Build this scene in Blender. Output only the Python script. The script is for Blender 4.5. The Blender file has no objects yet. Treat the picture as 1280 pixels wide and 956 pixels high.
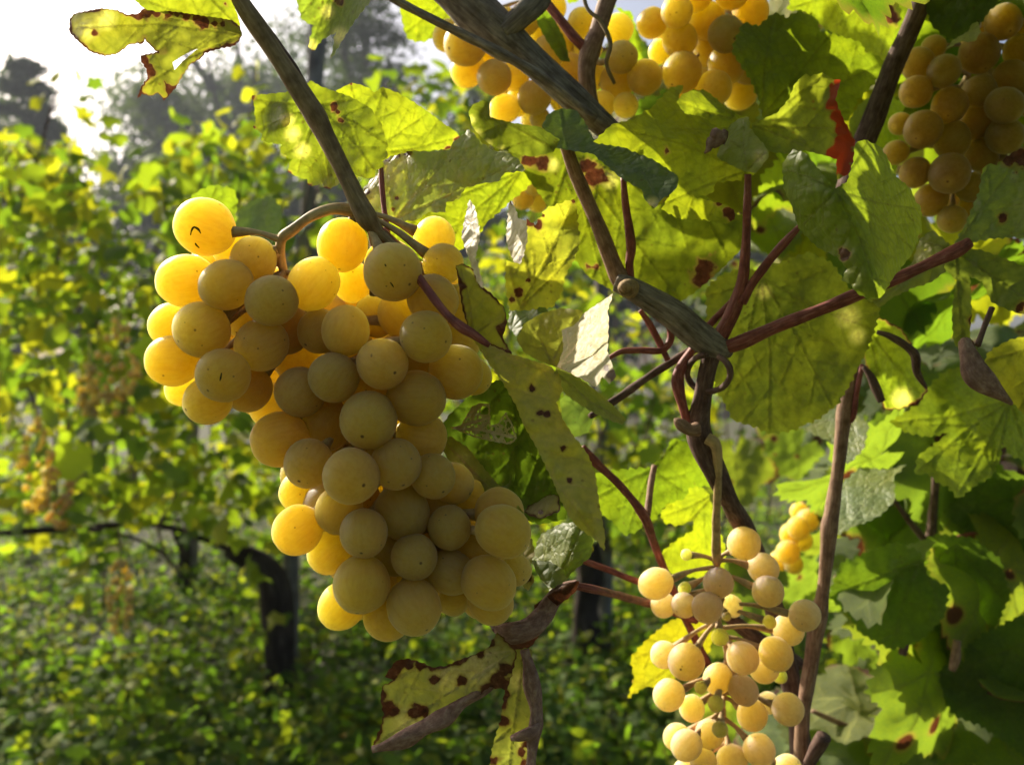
import bpy, math, random
import numpy as np
from mathutils import Vector, Matrix, geometry, noise as mnoise

# ------------------------------------------------------------------ camera, sky, sun, exposure
F = 1108.5            # focal length in photo pixels (1280 x 956)
H = 0.97              # eye height of the camera above the ground, metres
scene = bpy.context.scene
C = scene.collection
cam_d = bpy.data.cameras.new('camera'); cam = bpy.data.objects.new('camera', cam_d); C.objects.link(cam)
cam.location = (0, 0, H); cam.rotation_euler = (math.pi/2, 0, 0)
cam_d.sensor_width = 36.0; cam_d.lens = 36.0*F/1280
cam_d.clip_start = 0.01; cam_d.clip_end = 2000
cam_d.dof.use_dof = True; cam_d.dof.focus_distance = 0.280; cam_d.dof.aperture_fstop = 15.0
scene.camera = cam

SUN = Vector((-0.60, 0.60, 0.53)).normalized()      # direction towards the sun
elev = math.asin(SUN.z); azim = math.atan2(SUN.x, SUN.y)
world = bpy.data.worlds.new('World'); scene.world = world; world.use_nodes = True
wn = world.node_tree.nodes; wl = world.node_tree.links
sky = wn.new('ShaderNodeTexSky'); sky.sky_type = 'NISHITA'; sky.sun_disc = False
sky.sun_elevation = elev; sky.sun_rotation = azim
sky.air_density = 0.7; sky.dust_density = 5.0; sky.ozone_density = 1.0
bg = wn['Background']; wl.new(sky.outputs['Color'], bg.inputs['Color']); bg.inputs['Strength'].default_value = 0.085
sun_d = bpy.data.lights.new('sun', 'SUN'); sun_d.energy = 5.0; sun_d.angle = math.radians(0.55); sun_d.color = (1.0, 0.90, 0.74)
sun = bpy.data.objects.new('sun', sun_d); C.objects.link(sun)
sun.rotation_euler = SUN.to_track_quat('Z', 'Y').to_euler(); sun.location = (-20, 20, 20)
vs = scene.view_settings
vs.view_transform = 'Standard'; vs.look = 'None'; vs.gamma = 1.0; vs.use_curve_mapping = False
vs.exposure = 0.94
scene.cycles.max_bounces = 8; scene.cycles.transparent_max_bounces = 8
scene.cycles.diffuse_bounces = 5; scene.cycles.transmission_bounces = 6; scene.cycles.glossy_bounces = 2
scene.cycles.use_denoising = True

rng = np.random.default_rng(11)
random.seed(5)

# ------------------------------------------------------------------ helpers
def P(x, y, d):
    """photo pixel + distance along the view axis -> point in the place"""
    return Vector(((x-640)/F*d, d, H-(y-478)/F*d))

def link(o, parent=None):
    C.objects.link(o)
    if parent is not None: o.parent = parent
    return o

def tag(o, label=None, cat=None, group=None, kind=None):
    if label: o['label'] = label
    if cat: o['category'] = cat
    if group: o['group'] = group
    if kind: o['kind'] = kind
    return o

def empty(name, loc, label, cat, group=None):
    o = bpy.data.objects.new(name, None); o.location = loc; o.empty_display_size = 0.02
    C.objects.link(o); return tag(o, label, cat, group)

def mesh_np(name, V, Fc, smooth=True, mat=None, attrs=None):
    """V (n,3); Fc list of faces or (m,k) array"""
    me = bpy.data.meshes.new(name)
    V = np.asarray(V, np.float32)
    if isinstance(Fc, np.ndarray):
        m, k = Fc.shape
        me.vertices.add(len(V)); me.vertices.foreach_set('co', V.ravel())
        me.loops.add(m*k); me.polygons.add(m)
        me.loops.foreach_set('vertex_index', Fc.astype(np.int32).ravel())
        me.polygons.foreach_set('loop_start', np.arange(0, m*k, k, dtype=np.int32))
        me.update(calc_edges=True)
    else:
        me.from_pydata([tuple(v) for v in V], [], [tuple(f) for f in Fc])
    me.polygons.foreach_set('use_smooth', np.full(len(me.polygons), smooth))
    if attrs:
        for nm, (typ, arr) in attrs.items():
            a = me.attributes.new(nm, typ, 'POINT')
            key = {'FLOAT': 'value', 'FLOAT_VECTOR': 'vector', 'FLOAT_COLOR': 'color'}[typ]
            a.data.foreach_set(key, np.asarray(arr, np.float32).ravel())
    if mat: me.materials.append(mat)
    me.update()
    return me

# ------------------------------------------------------------------ materials
def new_mat(name):
    m = bpy.data.materials.new(name); m.use_nodes = True
    nt = m.node_tree; nt.nodes.clear()
    return m, nt.nodes, nt.links

def nd(ns, typ, **kw):
    n = ns.new(typ)
    for k, v in kw.items(): setattr(n, k, v)
    return n

def ramp(ns, ls, src, stops):
    r = ns.new('ShaderNodeValToRGB'); el = r.color_ramp.elements
    el[0].position, el[0].color = stops[0][0], (*stops[0][1], 1)
    el[1].position, el[1].color = stops[1][0], (*stops[1][1], 1)
    for p, c in stops[2:]:
        e = el.new(p); e.color = (*c, 1)
    ls.new(src, r.inputs['Fac']); return r.outputs['Color']

def math_n(ns, ls, op, a, b=None, clamp=False):
    n = ns.new('ShaderNodeMath'); n.operation = op; n.use_clamp = clamp
    for i, v in enumerate((a, b)):
        if v is None: continue
        if isinstance(v, (int, float)): n.inputs[i].default_value = v
        else: ls.new(v, n.inputs[i])
    return n.outputs[0]

def mix_c(ns, ls, fac, a, b, blend='MIX'):
    n = ns.new('ShaderNodeMix'); n.data_type = 'RGBA'; n.blend_type = blend
    for key, v in ((0, fac), (6, a), (7, b)):
        if isinstance(v, (int, float)): n.inputs[key].default_value = v
        elif isinstance(v, tuple): n.inputs[key].default_value = (*v, 1)
        else: ls.new(v, n.inputs[key])
    return n.outputs[2]

def noise_n(ns, ls, vec, scale, detail=3.0, rough=0.55, w=None):
    n = ns.new('ShaderNodeTexNoise'); n.inputs['Scale'].default_value = scale
    n.inputs['Detail'].default_value = detail; n.inputs['Roughness'].default_value = rough
    if w is not None:
        n.noise_dimensions = '4D'; ls.new(w, n.inputs['W'])
    ls.new(vec, n.inputs['Vector']); return n.outputs['Fac']

def map_range(ns, ls, v, a, b, c=0.0, d=1.0):
    n = ns.new('ShaderNodeMapRange'); ls.new(v, n.inputs[0])
    n.inputs[1].default_value = a; n.inputs[2].default_value = b; n.inputs[3].default_value = c; n.inputs[4].default_value = d
    return n.outputs[0]

def leaf_material(name, from_attr=False, detail=True, scale=1.0):
    """thin blade: reflects on the side that is lit and lets yellow-green light through"""
    m, ns, ls = new_mat(name)
    out = ns.new('ShaderNodeOutputMaterial')
    tc = ns.new('ShaderNodeTexCoord').outputs['Object']
    oi = ns.new('ShaderNodeObjectInfo')
    if from_attr:
        at = nd(ns, 'ShaderNodeAttribute', attribute_name='col')
        base, gain = at.outputs['Color'], at.outputs['Alpha']
    else:
        base, gain = oi.outputs['Color'], oi.outputs['Alpha']
    w = math_n(ns, ls, 'MULTIPLY', oi.outputs['Random'], 37.0)
    if detail:
        big = noise_n(ns, ls, tc, 45*scale, 3, .6, w)
        fine = noise_n(ns, ls, tc, 420*scale, 4, .65, w)
        base = mix_c(ns, ls, map_range(ns, ls, big, .38, .68), base,
                     mix_c(ns, ls, 1.0, base, (1.35, 1.2, .70), 'MULTIPLY'))
        base = mix_c(ns, ls, map_range(ns, ls, fine, .35, .7, 0, .55), base,
                     mix_c(ns, ls, 1.0, base, (.55, .62, .5), 'MULTIPLY'))
        vein = nd(ns, 'ShaderNodeAttribute', attribute_name='vein').outputs['Fac']
        dry = nd(ns, 'ShaderNodeAttribute', attribute_name='dry').outputs['Fac']
        pale = nd(ns, 'ShaderNodeAttribute', attribute_name='pale').outputs['Fac']
        # pale, dried out but not yet brown
        base = mix_c(ns, ls, pale, base, ramp(ns, ls, fine, [(0.3, (.36, .30, .16)), (.7, (.62, .56, .36))]))
        lighter = mix_c(ns, ls, 1.0, base, (2.5, 2.3, 2.3), 'MULTIPLY')
        refl = mix_c(ns, ls, math_n(ns, ls, 'MULTIPLY', vein, .75), base, lighter)
        trans = mix_c(ns, ls, 1.0, base, (2.9, 3.25, .8), 'MULTIPLY')
        trans = mix_c(ns, ls, math_n(ns, ls, 'MULTIPLY', vein, .8), trans,
                      mix_c(ns, ls, 1.0, trans, (.28, .26, .3), 'MULTIPLY'))
        rv = ns.new('ShaderNodeTexVoronoi'); rv.feature = 'DISTANCE_TO_EDGE'; rv.inputs['Scale'].default_value = 190*scale; ls.new(tc, rv.inputs['Vector'])
        net = map_range(ns, ls, rv.outputs['Distance'], .0, .12, .45, 0)
        refl = mix_c(ns, ls, net, refl, mix_c(ns, ls, 1.0, refl, (1.5, 1.45, 1.4), 'MULTIPLY'))
        trans = mix_c(ns, ls, net, trans, mix_c(ns, ls, 1.0, trans, (.5, .52, .5), 'MULTIPLY'))
        # specks
        vo = ns.new('ShaderNodeTexVoronoi'); vo.inputs['Scale'].default_value = 300*scale; ls.new(tc, vo.inputs['Vector'])
        vs2 = ns.new('ShaderNodeTexNoise'); vs2.inputs['Scale'].default_value = 90*scale; ls.new(tc, vs2.inputs['Vector'])
        speck = math_n(ns, ls, 'MULTIPLY', map_range(ns, ls, vo.outputs['Distance'], .12, .22, 1, 0),
                       map_range(ns, ls, vs2.outputs['Fac'], .56, .62), True)
        dn = noise_n(ns, ls, tc, 260*scale, 4, .6)
        dmask = math_n(ns, ls, 'ADD', dry, math_n(ns, ls, 'MULTIPLY', math_n(ns, ls, 'SUBTRACT', dn, .5), .5))
        halo = map_range(ns, ls, dmask, .18, .5, 0, .8)
        refl = mix_c(ns, ls, halo, refl, (.27, .20, .055)); trans = mix_c(ns, ls, halo, trans, (.55, .40, .06))
        dmask = map_range(ns, ls, dmask, .46, .60)
        dmask = math_n(ns, ls, 'MAXIMUM', dmask, math_n(ns, ls, 'MULTIPLY', speck, .45), True)
        brown = ramp(ns, ls, fine, [(.25, (.035, .017, .009)), (.55, (.13, .055, .025)), (.8, (.30, .19, .11))])
        brown_t = ramp(ns, ls, fine, [(.25, (.05, .015, .005)), (.6, (.17, .05, .018)), (.85, (.36, .2, .08))])
        red = nd(ns, 'ShaderNodeAttribute', attribute_name='red').outputs['Fac']
        brown = mix_c(ns, ls, red, brown, (.34, .06, .025)); brown_t = mix_c(ns, ls, red, brown_t, (.80, .09, .02))
        refl = mix_c(ns, ls, dmask, refl, brown)
        trans = mix_c(ns, ls, dmask, trans, brown_t)
        # reticulate relief
        v2 = ns.new('ShaderNodeTexVoronoi'); v2.feature = 'DISTANCE_TO_EDGE'; v2.inputs['Scale'].default_value = 230*scale
        ls.new(tc, v2.inputs['Vector'])
        hgt = math_n(ns, ls, 'ADD', math_n(ns, ls, 'MULTIPLY', vein, -1.5), map_range(ns, ls, v2.outputs['Distance'], 0, .25, 0, 1))
        hgt = math_n(ns, ls, 'ADD', hgt, math_n(ns, ls, 'MULTIPLY', fine, .8))
        bp = ns.new('ShaderNodeBump'); bp.inputs['Strength'].default_value = .5; bp.inputs['Distance'].default_value = .0005
        ls.new(hgt, bp.inputs['Height'])
        nrm = bp.outputs['Normal']
    else:
        big = noise_n(ns, ls, tc, 30*scale, 2, .6, w)
        base = mix_c(ns, ls, map_range(ns, ls, big, .35, .65), base, mix_c(ns, ls, 1.0, base, (1.3, 1.15, .7), 'MULTIPLY'))
        refl = base
        trans = mix_c(ns, ls, 1.0, base, (2.9, 3.25, .8), 'MULTIPLY')
        nrm = None
    pb = ns.new('ShaderNodeBsdfPrincipled'); ls.new(refl, pb.inputs['Base Color'])
    pb.inputs['Roughness'].default_value = .5 if detail else .65; pb.inputs['Specular IOR Level'].default_value = .35 if detail else .12
    tb = ns.new('ShaderNodeBsdfTranslucent')
    tg = ns.new('ShaderNodeVectorMath'); tg.operation = 'SCALE'; ls.new(trans, tg.inputs[0]); ls.new(gain, tg.inputs['Scale'])
    ls.new(tg.outputs[0], tb.inputs['Color'])
    if nrm is not None: ls.new(nrm, pb.inputs['Normal'])
    mx = ns.new('ShaderNodeMixShader'); mx.inputs[0].default_value = .5
    ls.new(pb.outputs[0], mx.inputs[1]); ls.new(tb.outputs[0], mx.inputs[2])
    ls.new(mx.outputs[0], out.inputs['Surface'])
    return m

def grape_material():
    m, ns, ls = new_mat('grape_skin')
    out = ns.new('ShaderNodeOutputMaterial'); pb = ns.new('ShaderNodeBsdfPrincipled')
    tc = ns.new('ShaderNodeTexCoord').outputs['Object']; oi = ns.new('ShaderNodeObjectInfo')
    w = math_n(ns, ls, 'MULTIPLY', oi.outputs['Random'], 53.0)
    base = oi.outputs['Color']
    n1 = noise_n(ns, ls, tc, 1.4, 3, .6, w)
    base = mix_c(ns, ls, map_range(ns, ls, n1, .4, .7, 0, .7), base, mix_c(ns, ls, 1.0, base, (1.02, .88, .72), 'MULTIPLY'))
    mpv = ns.new('ShaderNodeMapping'); mpv.inputs['Scale'].default_value = (1, 1, .16); ls.new(tc, mpv.inputs['Vector'])
    nv = noise_n(ns, ls, mpv.outputs[0], 7, 3, .6, w)
    base = mix_c(ns, ls, map_range(ns, ls, nv, .45, .62, 0, .35), base, mix_c(ns, ls, 1.0, base, (.78, .66, .5), 'MULTIPLY'))
    # waxy bloom
    n2 = noise_n(ns, ls, tc, 5.0, 5, .7, w)
    bloom = map_range(ns, ls, n2, .3, .75, .0, .04)
    base = mix_c(ns, ls, bloom, base, (.80, .70, .58))
    # specks and the scar at the blossom end
    addv = ns.new('ShaderNodeVectorMath'); addv.operation = 'ADD'; ls.new(tc, addv.inputs[0])
    cb = ns.new('ShaderNodeCombineXYZ'); ls.new(w, cb.inputs[0]); ls.new(w, cb.inputs[1]); ls.new(cb.outputs[0], addv.inputs[1])
    vo = ns.new('ShaderNodeTexVoronoi'); vo.inputs['Scale'].default_value = 2.6; ls.new(addv.outputs[0], vo.inputs['Vector'])
    sp = ns.new('ShaderNodeSeparateColor'); ls.new(vo.outputs['Color'], sp.inputs[0])
    size = map_range(ns, ls, sp.outputs[0], .35, 1.0, .0, .13)
    spot = map_range(ns, ls, math_n(ns, ls, 'SUBTRACT', vo.outputs['Distance'], size), -.02, .01, 1, 0)
    dist = ns.new('ShaderNodeVectorMath'); dist.operation = 'DISTANCE'; ls.new(tc, dist.inputs[0]); dist.inputs[1].default_value = (0, 0, -1)
    scar = map_range(ns, ls, dist.outputs['Value'], .05, .085, 1, 0)
    halo = map_range(ns, ls, dist.outputs['Value'], .08, .4, .35, 0)
    mark = math_n(ns, ls, 'MAXIMUM', math_n(ns, ls, 'MULTIPLY', spot, .75), scar, True)
    base = mix_c(ns, ls, halo, base, (.60, .36, .12))
    base = mix_c(ns, ls, mark, base, (.10, .045, .015))
    ls.new(base, pb.inputs['Base Color'])
    ssw = map_range(ns, ls, mark, 0, 1, 1, .2); ls.new(ssw, pb.inputs['Subsurface Weight'])
    pb.inputs['Subsurface Radius'].default_value = (1.0, .91, .48)
    pb.inputs['Subsurface Scale'].default_value = .10
    pb.inputs['Subsurface Anisotropy'].default_value = .75
    ls.new(map_range(ns, ls, n2, .3, .7, .42, .62), pb.inputs['Roughness'])
    pb.inputs['Specular IOR Level'].default_value = .22
    pb.inputs['Sheen Weight'].default_value = .18; pb.inputs['Sheen Roughness'].default_value = .4
    pb.inputs['Sheen Tint'].default_value = (1, .93, .86, 1)
    bp = ns.new('ShaderNodeBump'); bp.inputs['Strength'].default_value = .12; bp.inputs['Distance'].default_value = .0008
    ls.new(noise_n(ns, ls, tc, 9, 4, .6, w), bp.inputs['Height']); ls.new(bp.outputs[0], pb.inputs['Normal'])
    df = ns.new('ShaderNodeBsdfDiffuse'); df.inputs['Color'].default_value = (.84, .53, .40, 1)
    mx = ns.new('ShaderNodeMixShader'); ls.new(math_n(ns, ls, 'MULTIPLY', map_range(ns, ls, n2, .3, .75, .04, .20), oi.outputs['Alpha'], True), mx.inputs[0])
    ls.new(pb.outputs[0], mx.inputs[1]); ls.new(df.outputs[0], mx.inputs[2])
    ls.new(mx.outputs[0], out.inputs['Surface'])
    return m

def bark_material(name, c1, c2, c3, streak=900, bump=.6, rough=.75, spec=.25, aniso=.12):
    m, ns, ls = new_mat(name)
    out = ns.new('ShaderNodeOutputMaterial'); pb = ns.new('ShaderNodeBsdfPrincipled')
    at = nd(ns, 'ShaderNodeAttribute', attribute_name='bark').outputs['Vector']
    mp = ns.new('ShaderNodeMapping'); mp.inputs['Scale'].default_value = (1, 1, aniso); ls.new(at, mp.inputs['Vector'])
    a = noise_n(ns, ls, mp.outputs[0], streak, 5, .65)
    mp2 = ns.new('ShaderNodeMapping'); mp2.inputs['Scale'].default_value = (.5, .5, .5); ls.new(at, mp2.inputs['Vector'])
    b = noise_n(ns, ls, mp2.outputs[0], streak*.25, 4, .6)
    col = ramp(ns, ls, a, [(.28, c1), (.52, c2), (.75, c3)])
    col = mix_c(ns, ls, map_range(ns, ls, b, .42, .66, 0, .8), col, mix_c(ns, ls, 1.0, col, (.48, .42, .42), 'MULTIPLY'))
    ls.new(col, pb.inputs['Base Color']); pb.inputs['Roughness'].default_value = rough
    pb.inputs['Specular IOR Level'].default_value = spec
    bp = ns.new('ShaderNodeBump'); bp.inputs['Strength'].default_value = bump; bp.inputs['Distance'].default_value = .0009*900/streak
    ls.new(math_n(ns, ls, 'ADD', a, math_n(ns, ls, 'MULTIPLY', b, .7)), bp.inputs['Height']); ls.new(bp.outputs[0], pb.inputs['Normal'])
    ls.new(pb.outputs[0], out.inputs['Surface'])
    return m

def simple_material(name, c1, c2, scale, rough=.9, bump=0.0):
    m, ns, ls = new_mat(name)
    out = ns.new('ShaderNodeOutputMaterial'); pb = ns.new('ShaderNodeBsdfPrincipled')
    tc = ns.new('ShaderNodeTexCoord').outputs['Object']
    n = noise_n(ns, ls, tc, scale, 6, .65)
    ls.new(ramp(ns, ls, n, [(.3, c1), (.7, c2)]), pb.inputs['Base Color']); pb.inputs['Roughness'].default_value = rough
    if bump:
        bp = ns.new('ShaderNodeBump'); bp.inputs['Strength'].default_value = bump; bp.inputs['Distance'].default_value = .3/scale
        ls.new(n, bp.inputs['Height']); ls.new(bp.outputs[0], pb.inputs['Normal'])
    ls.new(pb.outputs[0], out.inputs['Surface']); return m

M_LEAF = leaf_material('vine_leaf')
M_FAR = leaf_material('vine_leaf_far', detail=False)
M_STUFF = leaf_material('small_foliage', from_attr=True, detail=False, scale=.1)
M_GRAPE = grape_material()
M_CANE = bark_material('cane_bark', (.17, .10, .06), (.32, .20, .125), (.46, .34, .23), 1500, .35, .7, .2)
M_OLIVE = bark_material('olive_cane', (.16, .12, .055), (.27, .20, .10), (.38, .30, .18), 1300, .3, .7, .2)
M_GREY = bark_material('grey_bark', (.10, .085, .07), (.27, .235, .19), (.46, .42, .35), 900, 1.0, .9, .1)
M_RED = bark_material('red_petiole', (.15, .045, .035), (.29, .085, .065), (.46, .22, .17), 1400, .25, .55, .3)
M_STALK = bark_material('bunch_stalk', (.42, .30, .12), (.58, .42, .19), (.66, .54, .29), 1500, .3, .6, .35)
M_GREENSTALK = bark_material('green_stalk', (.16, .17, .04), (.27, .26, .07), (.38, .34, .14), 1500, .2, .6, .3)
M_DARK = bark_material('dark_cane', (.075, .045, .035), (.15, .095, .075), (.28, .20, .155), 1200, .5, .75, .15)
M_TRUNK = bark_material('old_trunk_bark', (.018, .014, .013), (.055, .042, .036), (.13, .10, .085), 90, 1.0, .95, .1)
M_POST = bark_material('weathered_wood', (.12, .115, .12), (.22, .21, .205), (.33, .31, .30), 120, .6, .9, .15)
M_TREEBARK = bark_material('tree_bark', (.03, .025, .02), (.07, .055, .045), (.12, .10, .08), 12, .8, .95, .1)
M_DRYCURL = bark_material('withered_leaf_roll', (.17, .10, .08), (.32, .205, .165), (.50, .38, .31), 600, .7, .9, .1, .6)
M_SOIL = simple_material('soil_and_moss', (.028, .035, .012), (.075, .075, .03), 3.0, .95, .8)
M_CUT = simple_material('cut_wood', (.20, .12, .05), (.46, .33, .16), 700, .85, .4)
M_PETAL = simple_material('yellow_petals', (.75, .45, .01), (.85, .60, .02), 60, .6)

# ------------------------------------------------------------------ tubes
def catmull(pts, per):
    pts = np.asarray(pts, float); n = len(pts); out = []
    ext = np.vstack([2*pts[0]-pts[1], pts, 2*pts[-1]-pts[-2]])
    for i in range(n-1):
        p0, p1, p2, p3 = ext[i:i+4]
        for k in range(per):
            t = k/per
            out.append(.5*((2*p1)+(-p0+p2)*t+(2*p0-5*p1+4*p2-p3)*t*t+(-p0+3*p1-3*p2+p3)*t**3))
    out.append(pts[-1]); return np.array(out)

def tube_arrays(pts, rad, per=6, sides=10, wob=.05, seed=0, ridge=0.0):
    """pts (n,3) world, rad (n) metres -> V, F, bark attribute"""
    q = catmull(np.column_stack([np.asarray(pts, float), np.asarray(rad, float)]), per)
    p, r = q[:, :3], np.maximum(q[:, 3], 1e-5)
    n = len(p)
    t = np.gradient(p, axis=0); t /= np.linalg.norm(t, axis=1)[:, None]+1e-12
    up = np.array([0.0, -1.0, 0.0]) if abs(t[0][1]) < .9 else np.array([1.0, 0, 0])
    L = np.concatenate([[0], np.cumsum(np.linalg.norm(np.diff(p, axis=0), axis=1))])
    V, B = [], []
    a = np.linspace(0, 2*np.pi, sides, endpoint=False)
    u = np.cross(up, t[0]); u /= np.linalg.norm(u)
    rr = np.random.default_rng(seed+17)
    ph = rr.uniform(0, 6.28, 6)
    for i in range(n):
        u = u-t[i]*np.dot(u, t[i]); u /= np.linalg.norm(u)+1e-12
        v = np.cross(t[i], u)
        s = L[i]/max(r.mean(), 1e-6)
        ri = r[i]*(1+wob*(np.sin(2*a+ph[0]+s*.35)+.8*np.sin(3*a+ph[1]-s*.5)+.9*math.sin(s*.8+ph[2]))+ridge*np.sin(9*a+ph[3]+s*.12))
        V.append(p[i]+np.outer(np.cos(a)*ri, u)+np.outer(np.sin(a)*ri, v))
        B.append(np.column_stack([np.cos(a)*r[i], np.sin(a)*r[i], np.full(sides, L[i])]))
    V = np.vstack(V); B = np.vstack(B)
    i = np.arange(n-1)[:, None]*sides; j = np.arange(sides)[None, :]; k = (j+1) % sides
    Fq = np.stack([i+j, i+k, i+sides+k, i+sides+j], -1).reshape(-1, 4)
    V = np.vstack([V, p[0], p[-1]]); B = np.vstack([B, [[0, 0, 0]], [[0, 0, L[-1]]]])
    c0, c1 = len(V)-2, len(V)-1
    jj = np.arange(sides); kk = (jj+1) % sides
    caps = np.vstack([np.stack([np.full(sides, c0), kk, jj, jj], -1), np.stack([np.full(sides, c1), (n-1)*sides+jj, (n-1)*sides+kk, (n-1)*sides+kk], -1)])
    return V, Fq, caps, B

def tube_mesh(name, strands, mat, per=6, sides=10, wob=.05, seed=0, ridge=0.0, origin=(0, 0, 0)):
    faces, VV, BB, off = [], [], [], 0
    for k, (pts, rad) in enumerate(strands):
        V, Fq, caps, B = tube_arrays(pts, rad, per, sides, wob, seed+k*7, ridge)
        VV.append(V-np.array(origin)); BB.append(B)
        faces += (Fq+off).tolist()+[(a+off, b+off, c+off) for a, b, c, _ in caps.tolist()]
        off += len(V)
    return mesh_np(name, np.vstack(VV), faces, True, mat, {'bark': ('FLOAT_VECTOR', np.vstack(BB))})

def px_tube(name, pts, mat, parent, per=6, sides=10, wob=.05, ridge=0.0, label=None, seed=0, sub=None):
    """pts: (x, y, depth, radius in photo pixels)"""
    w = [P(x, y, d) for x, y, d, r in pts]; rad = [r*d/F for x, y, d, r in pts]
    o = w[0]
    me = tube_mesh(name, [([tuple(v) for v in w], rad)], mat, per, sides, wob, seed, ridge, o)
    ob = link(bpy.data.objects.new(name, me), sub or parent)
    ob.location = o-parent.location-(sub.location if sub else Vector((0, 0, 0)))
    if label: ob['label'] = label
    return ob

# ------------------------------------------------------------------ leaves traced one by one
def seg_dist(p, a, b):
    ab = b-a; t = np.clip(((p-a)@ab)/max(ab@ab, 1e-9), 0, 1)
    return np.linalg.norm(p-(a+t[:, None]*ab), axis=1)

def inside(poly, pts):
    x, y = pts[:, 0], pts[:, 1]; c = np.zeros(len(pts), bool); n = len(poly)
    for i in range(n):
        x1, y1 = poly[i]; x2, y2 = poly[(i+1) % n]
        with np.errstate(divide='ignore', invalid='ignore'):
            hit = ((y1 > y) != (y2 > y)) & (x < (x2-x1)*(y-y1)/(y2-y1+1e-12)+x1)
        c ^= hit
    return c

def vnoise(pts, sc, seed):
    return np.array([mnoise.noise(Vector((x*sc, y*sc, seed*3.7))) for x, y in pts])

def refine_outline(poly, serr, seed, step=4.0, tooth=11.0):
    r = np.random.default_rng(seed); out = []; n = len(poly); k = 0
    poly = np.asarray(poly, float)
    area = np.sum(poly[:, 0]*np.roll(poly[:, 1], -1)-np.roll(poly[:, 0], -1)*poly[:, 1])
    sgn = 1 if area > 0 else -1
    for i in range(n):
        a, b = poly[i], poly[(i+1) % n]; d = b-a; L = np.linalg.norm(d)
        if L < 1e-6: continue
        nrm = np.array([d[1], -d[0]])/L*sgn
        m = max(1, int(round(L/step)))
        for j in range(m):
            t = j/m; p = a+d*t
            s = (k % max(2, int(tooth/step)))/max(2, int(tooth/step)); k += 1
            off = serr*((1-s)*1.2-.5)*r.uniform(.5, 1.2)
            if j == 0: off *= .4
            out.append(p+nrm*off)
    return np.array(out)

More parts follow.
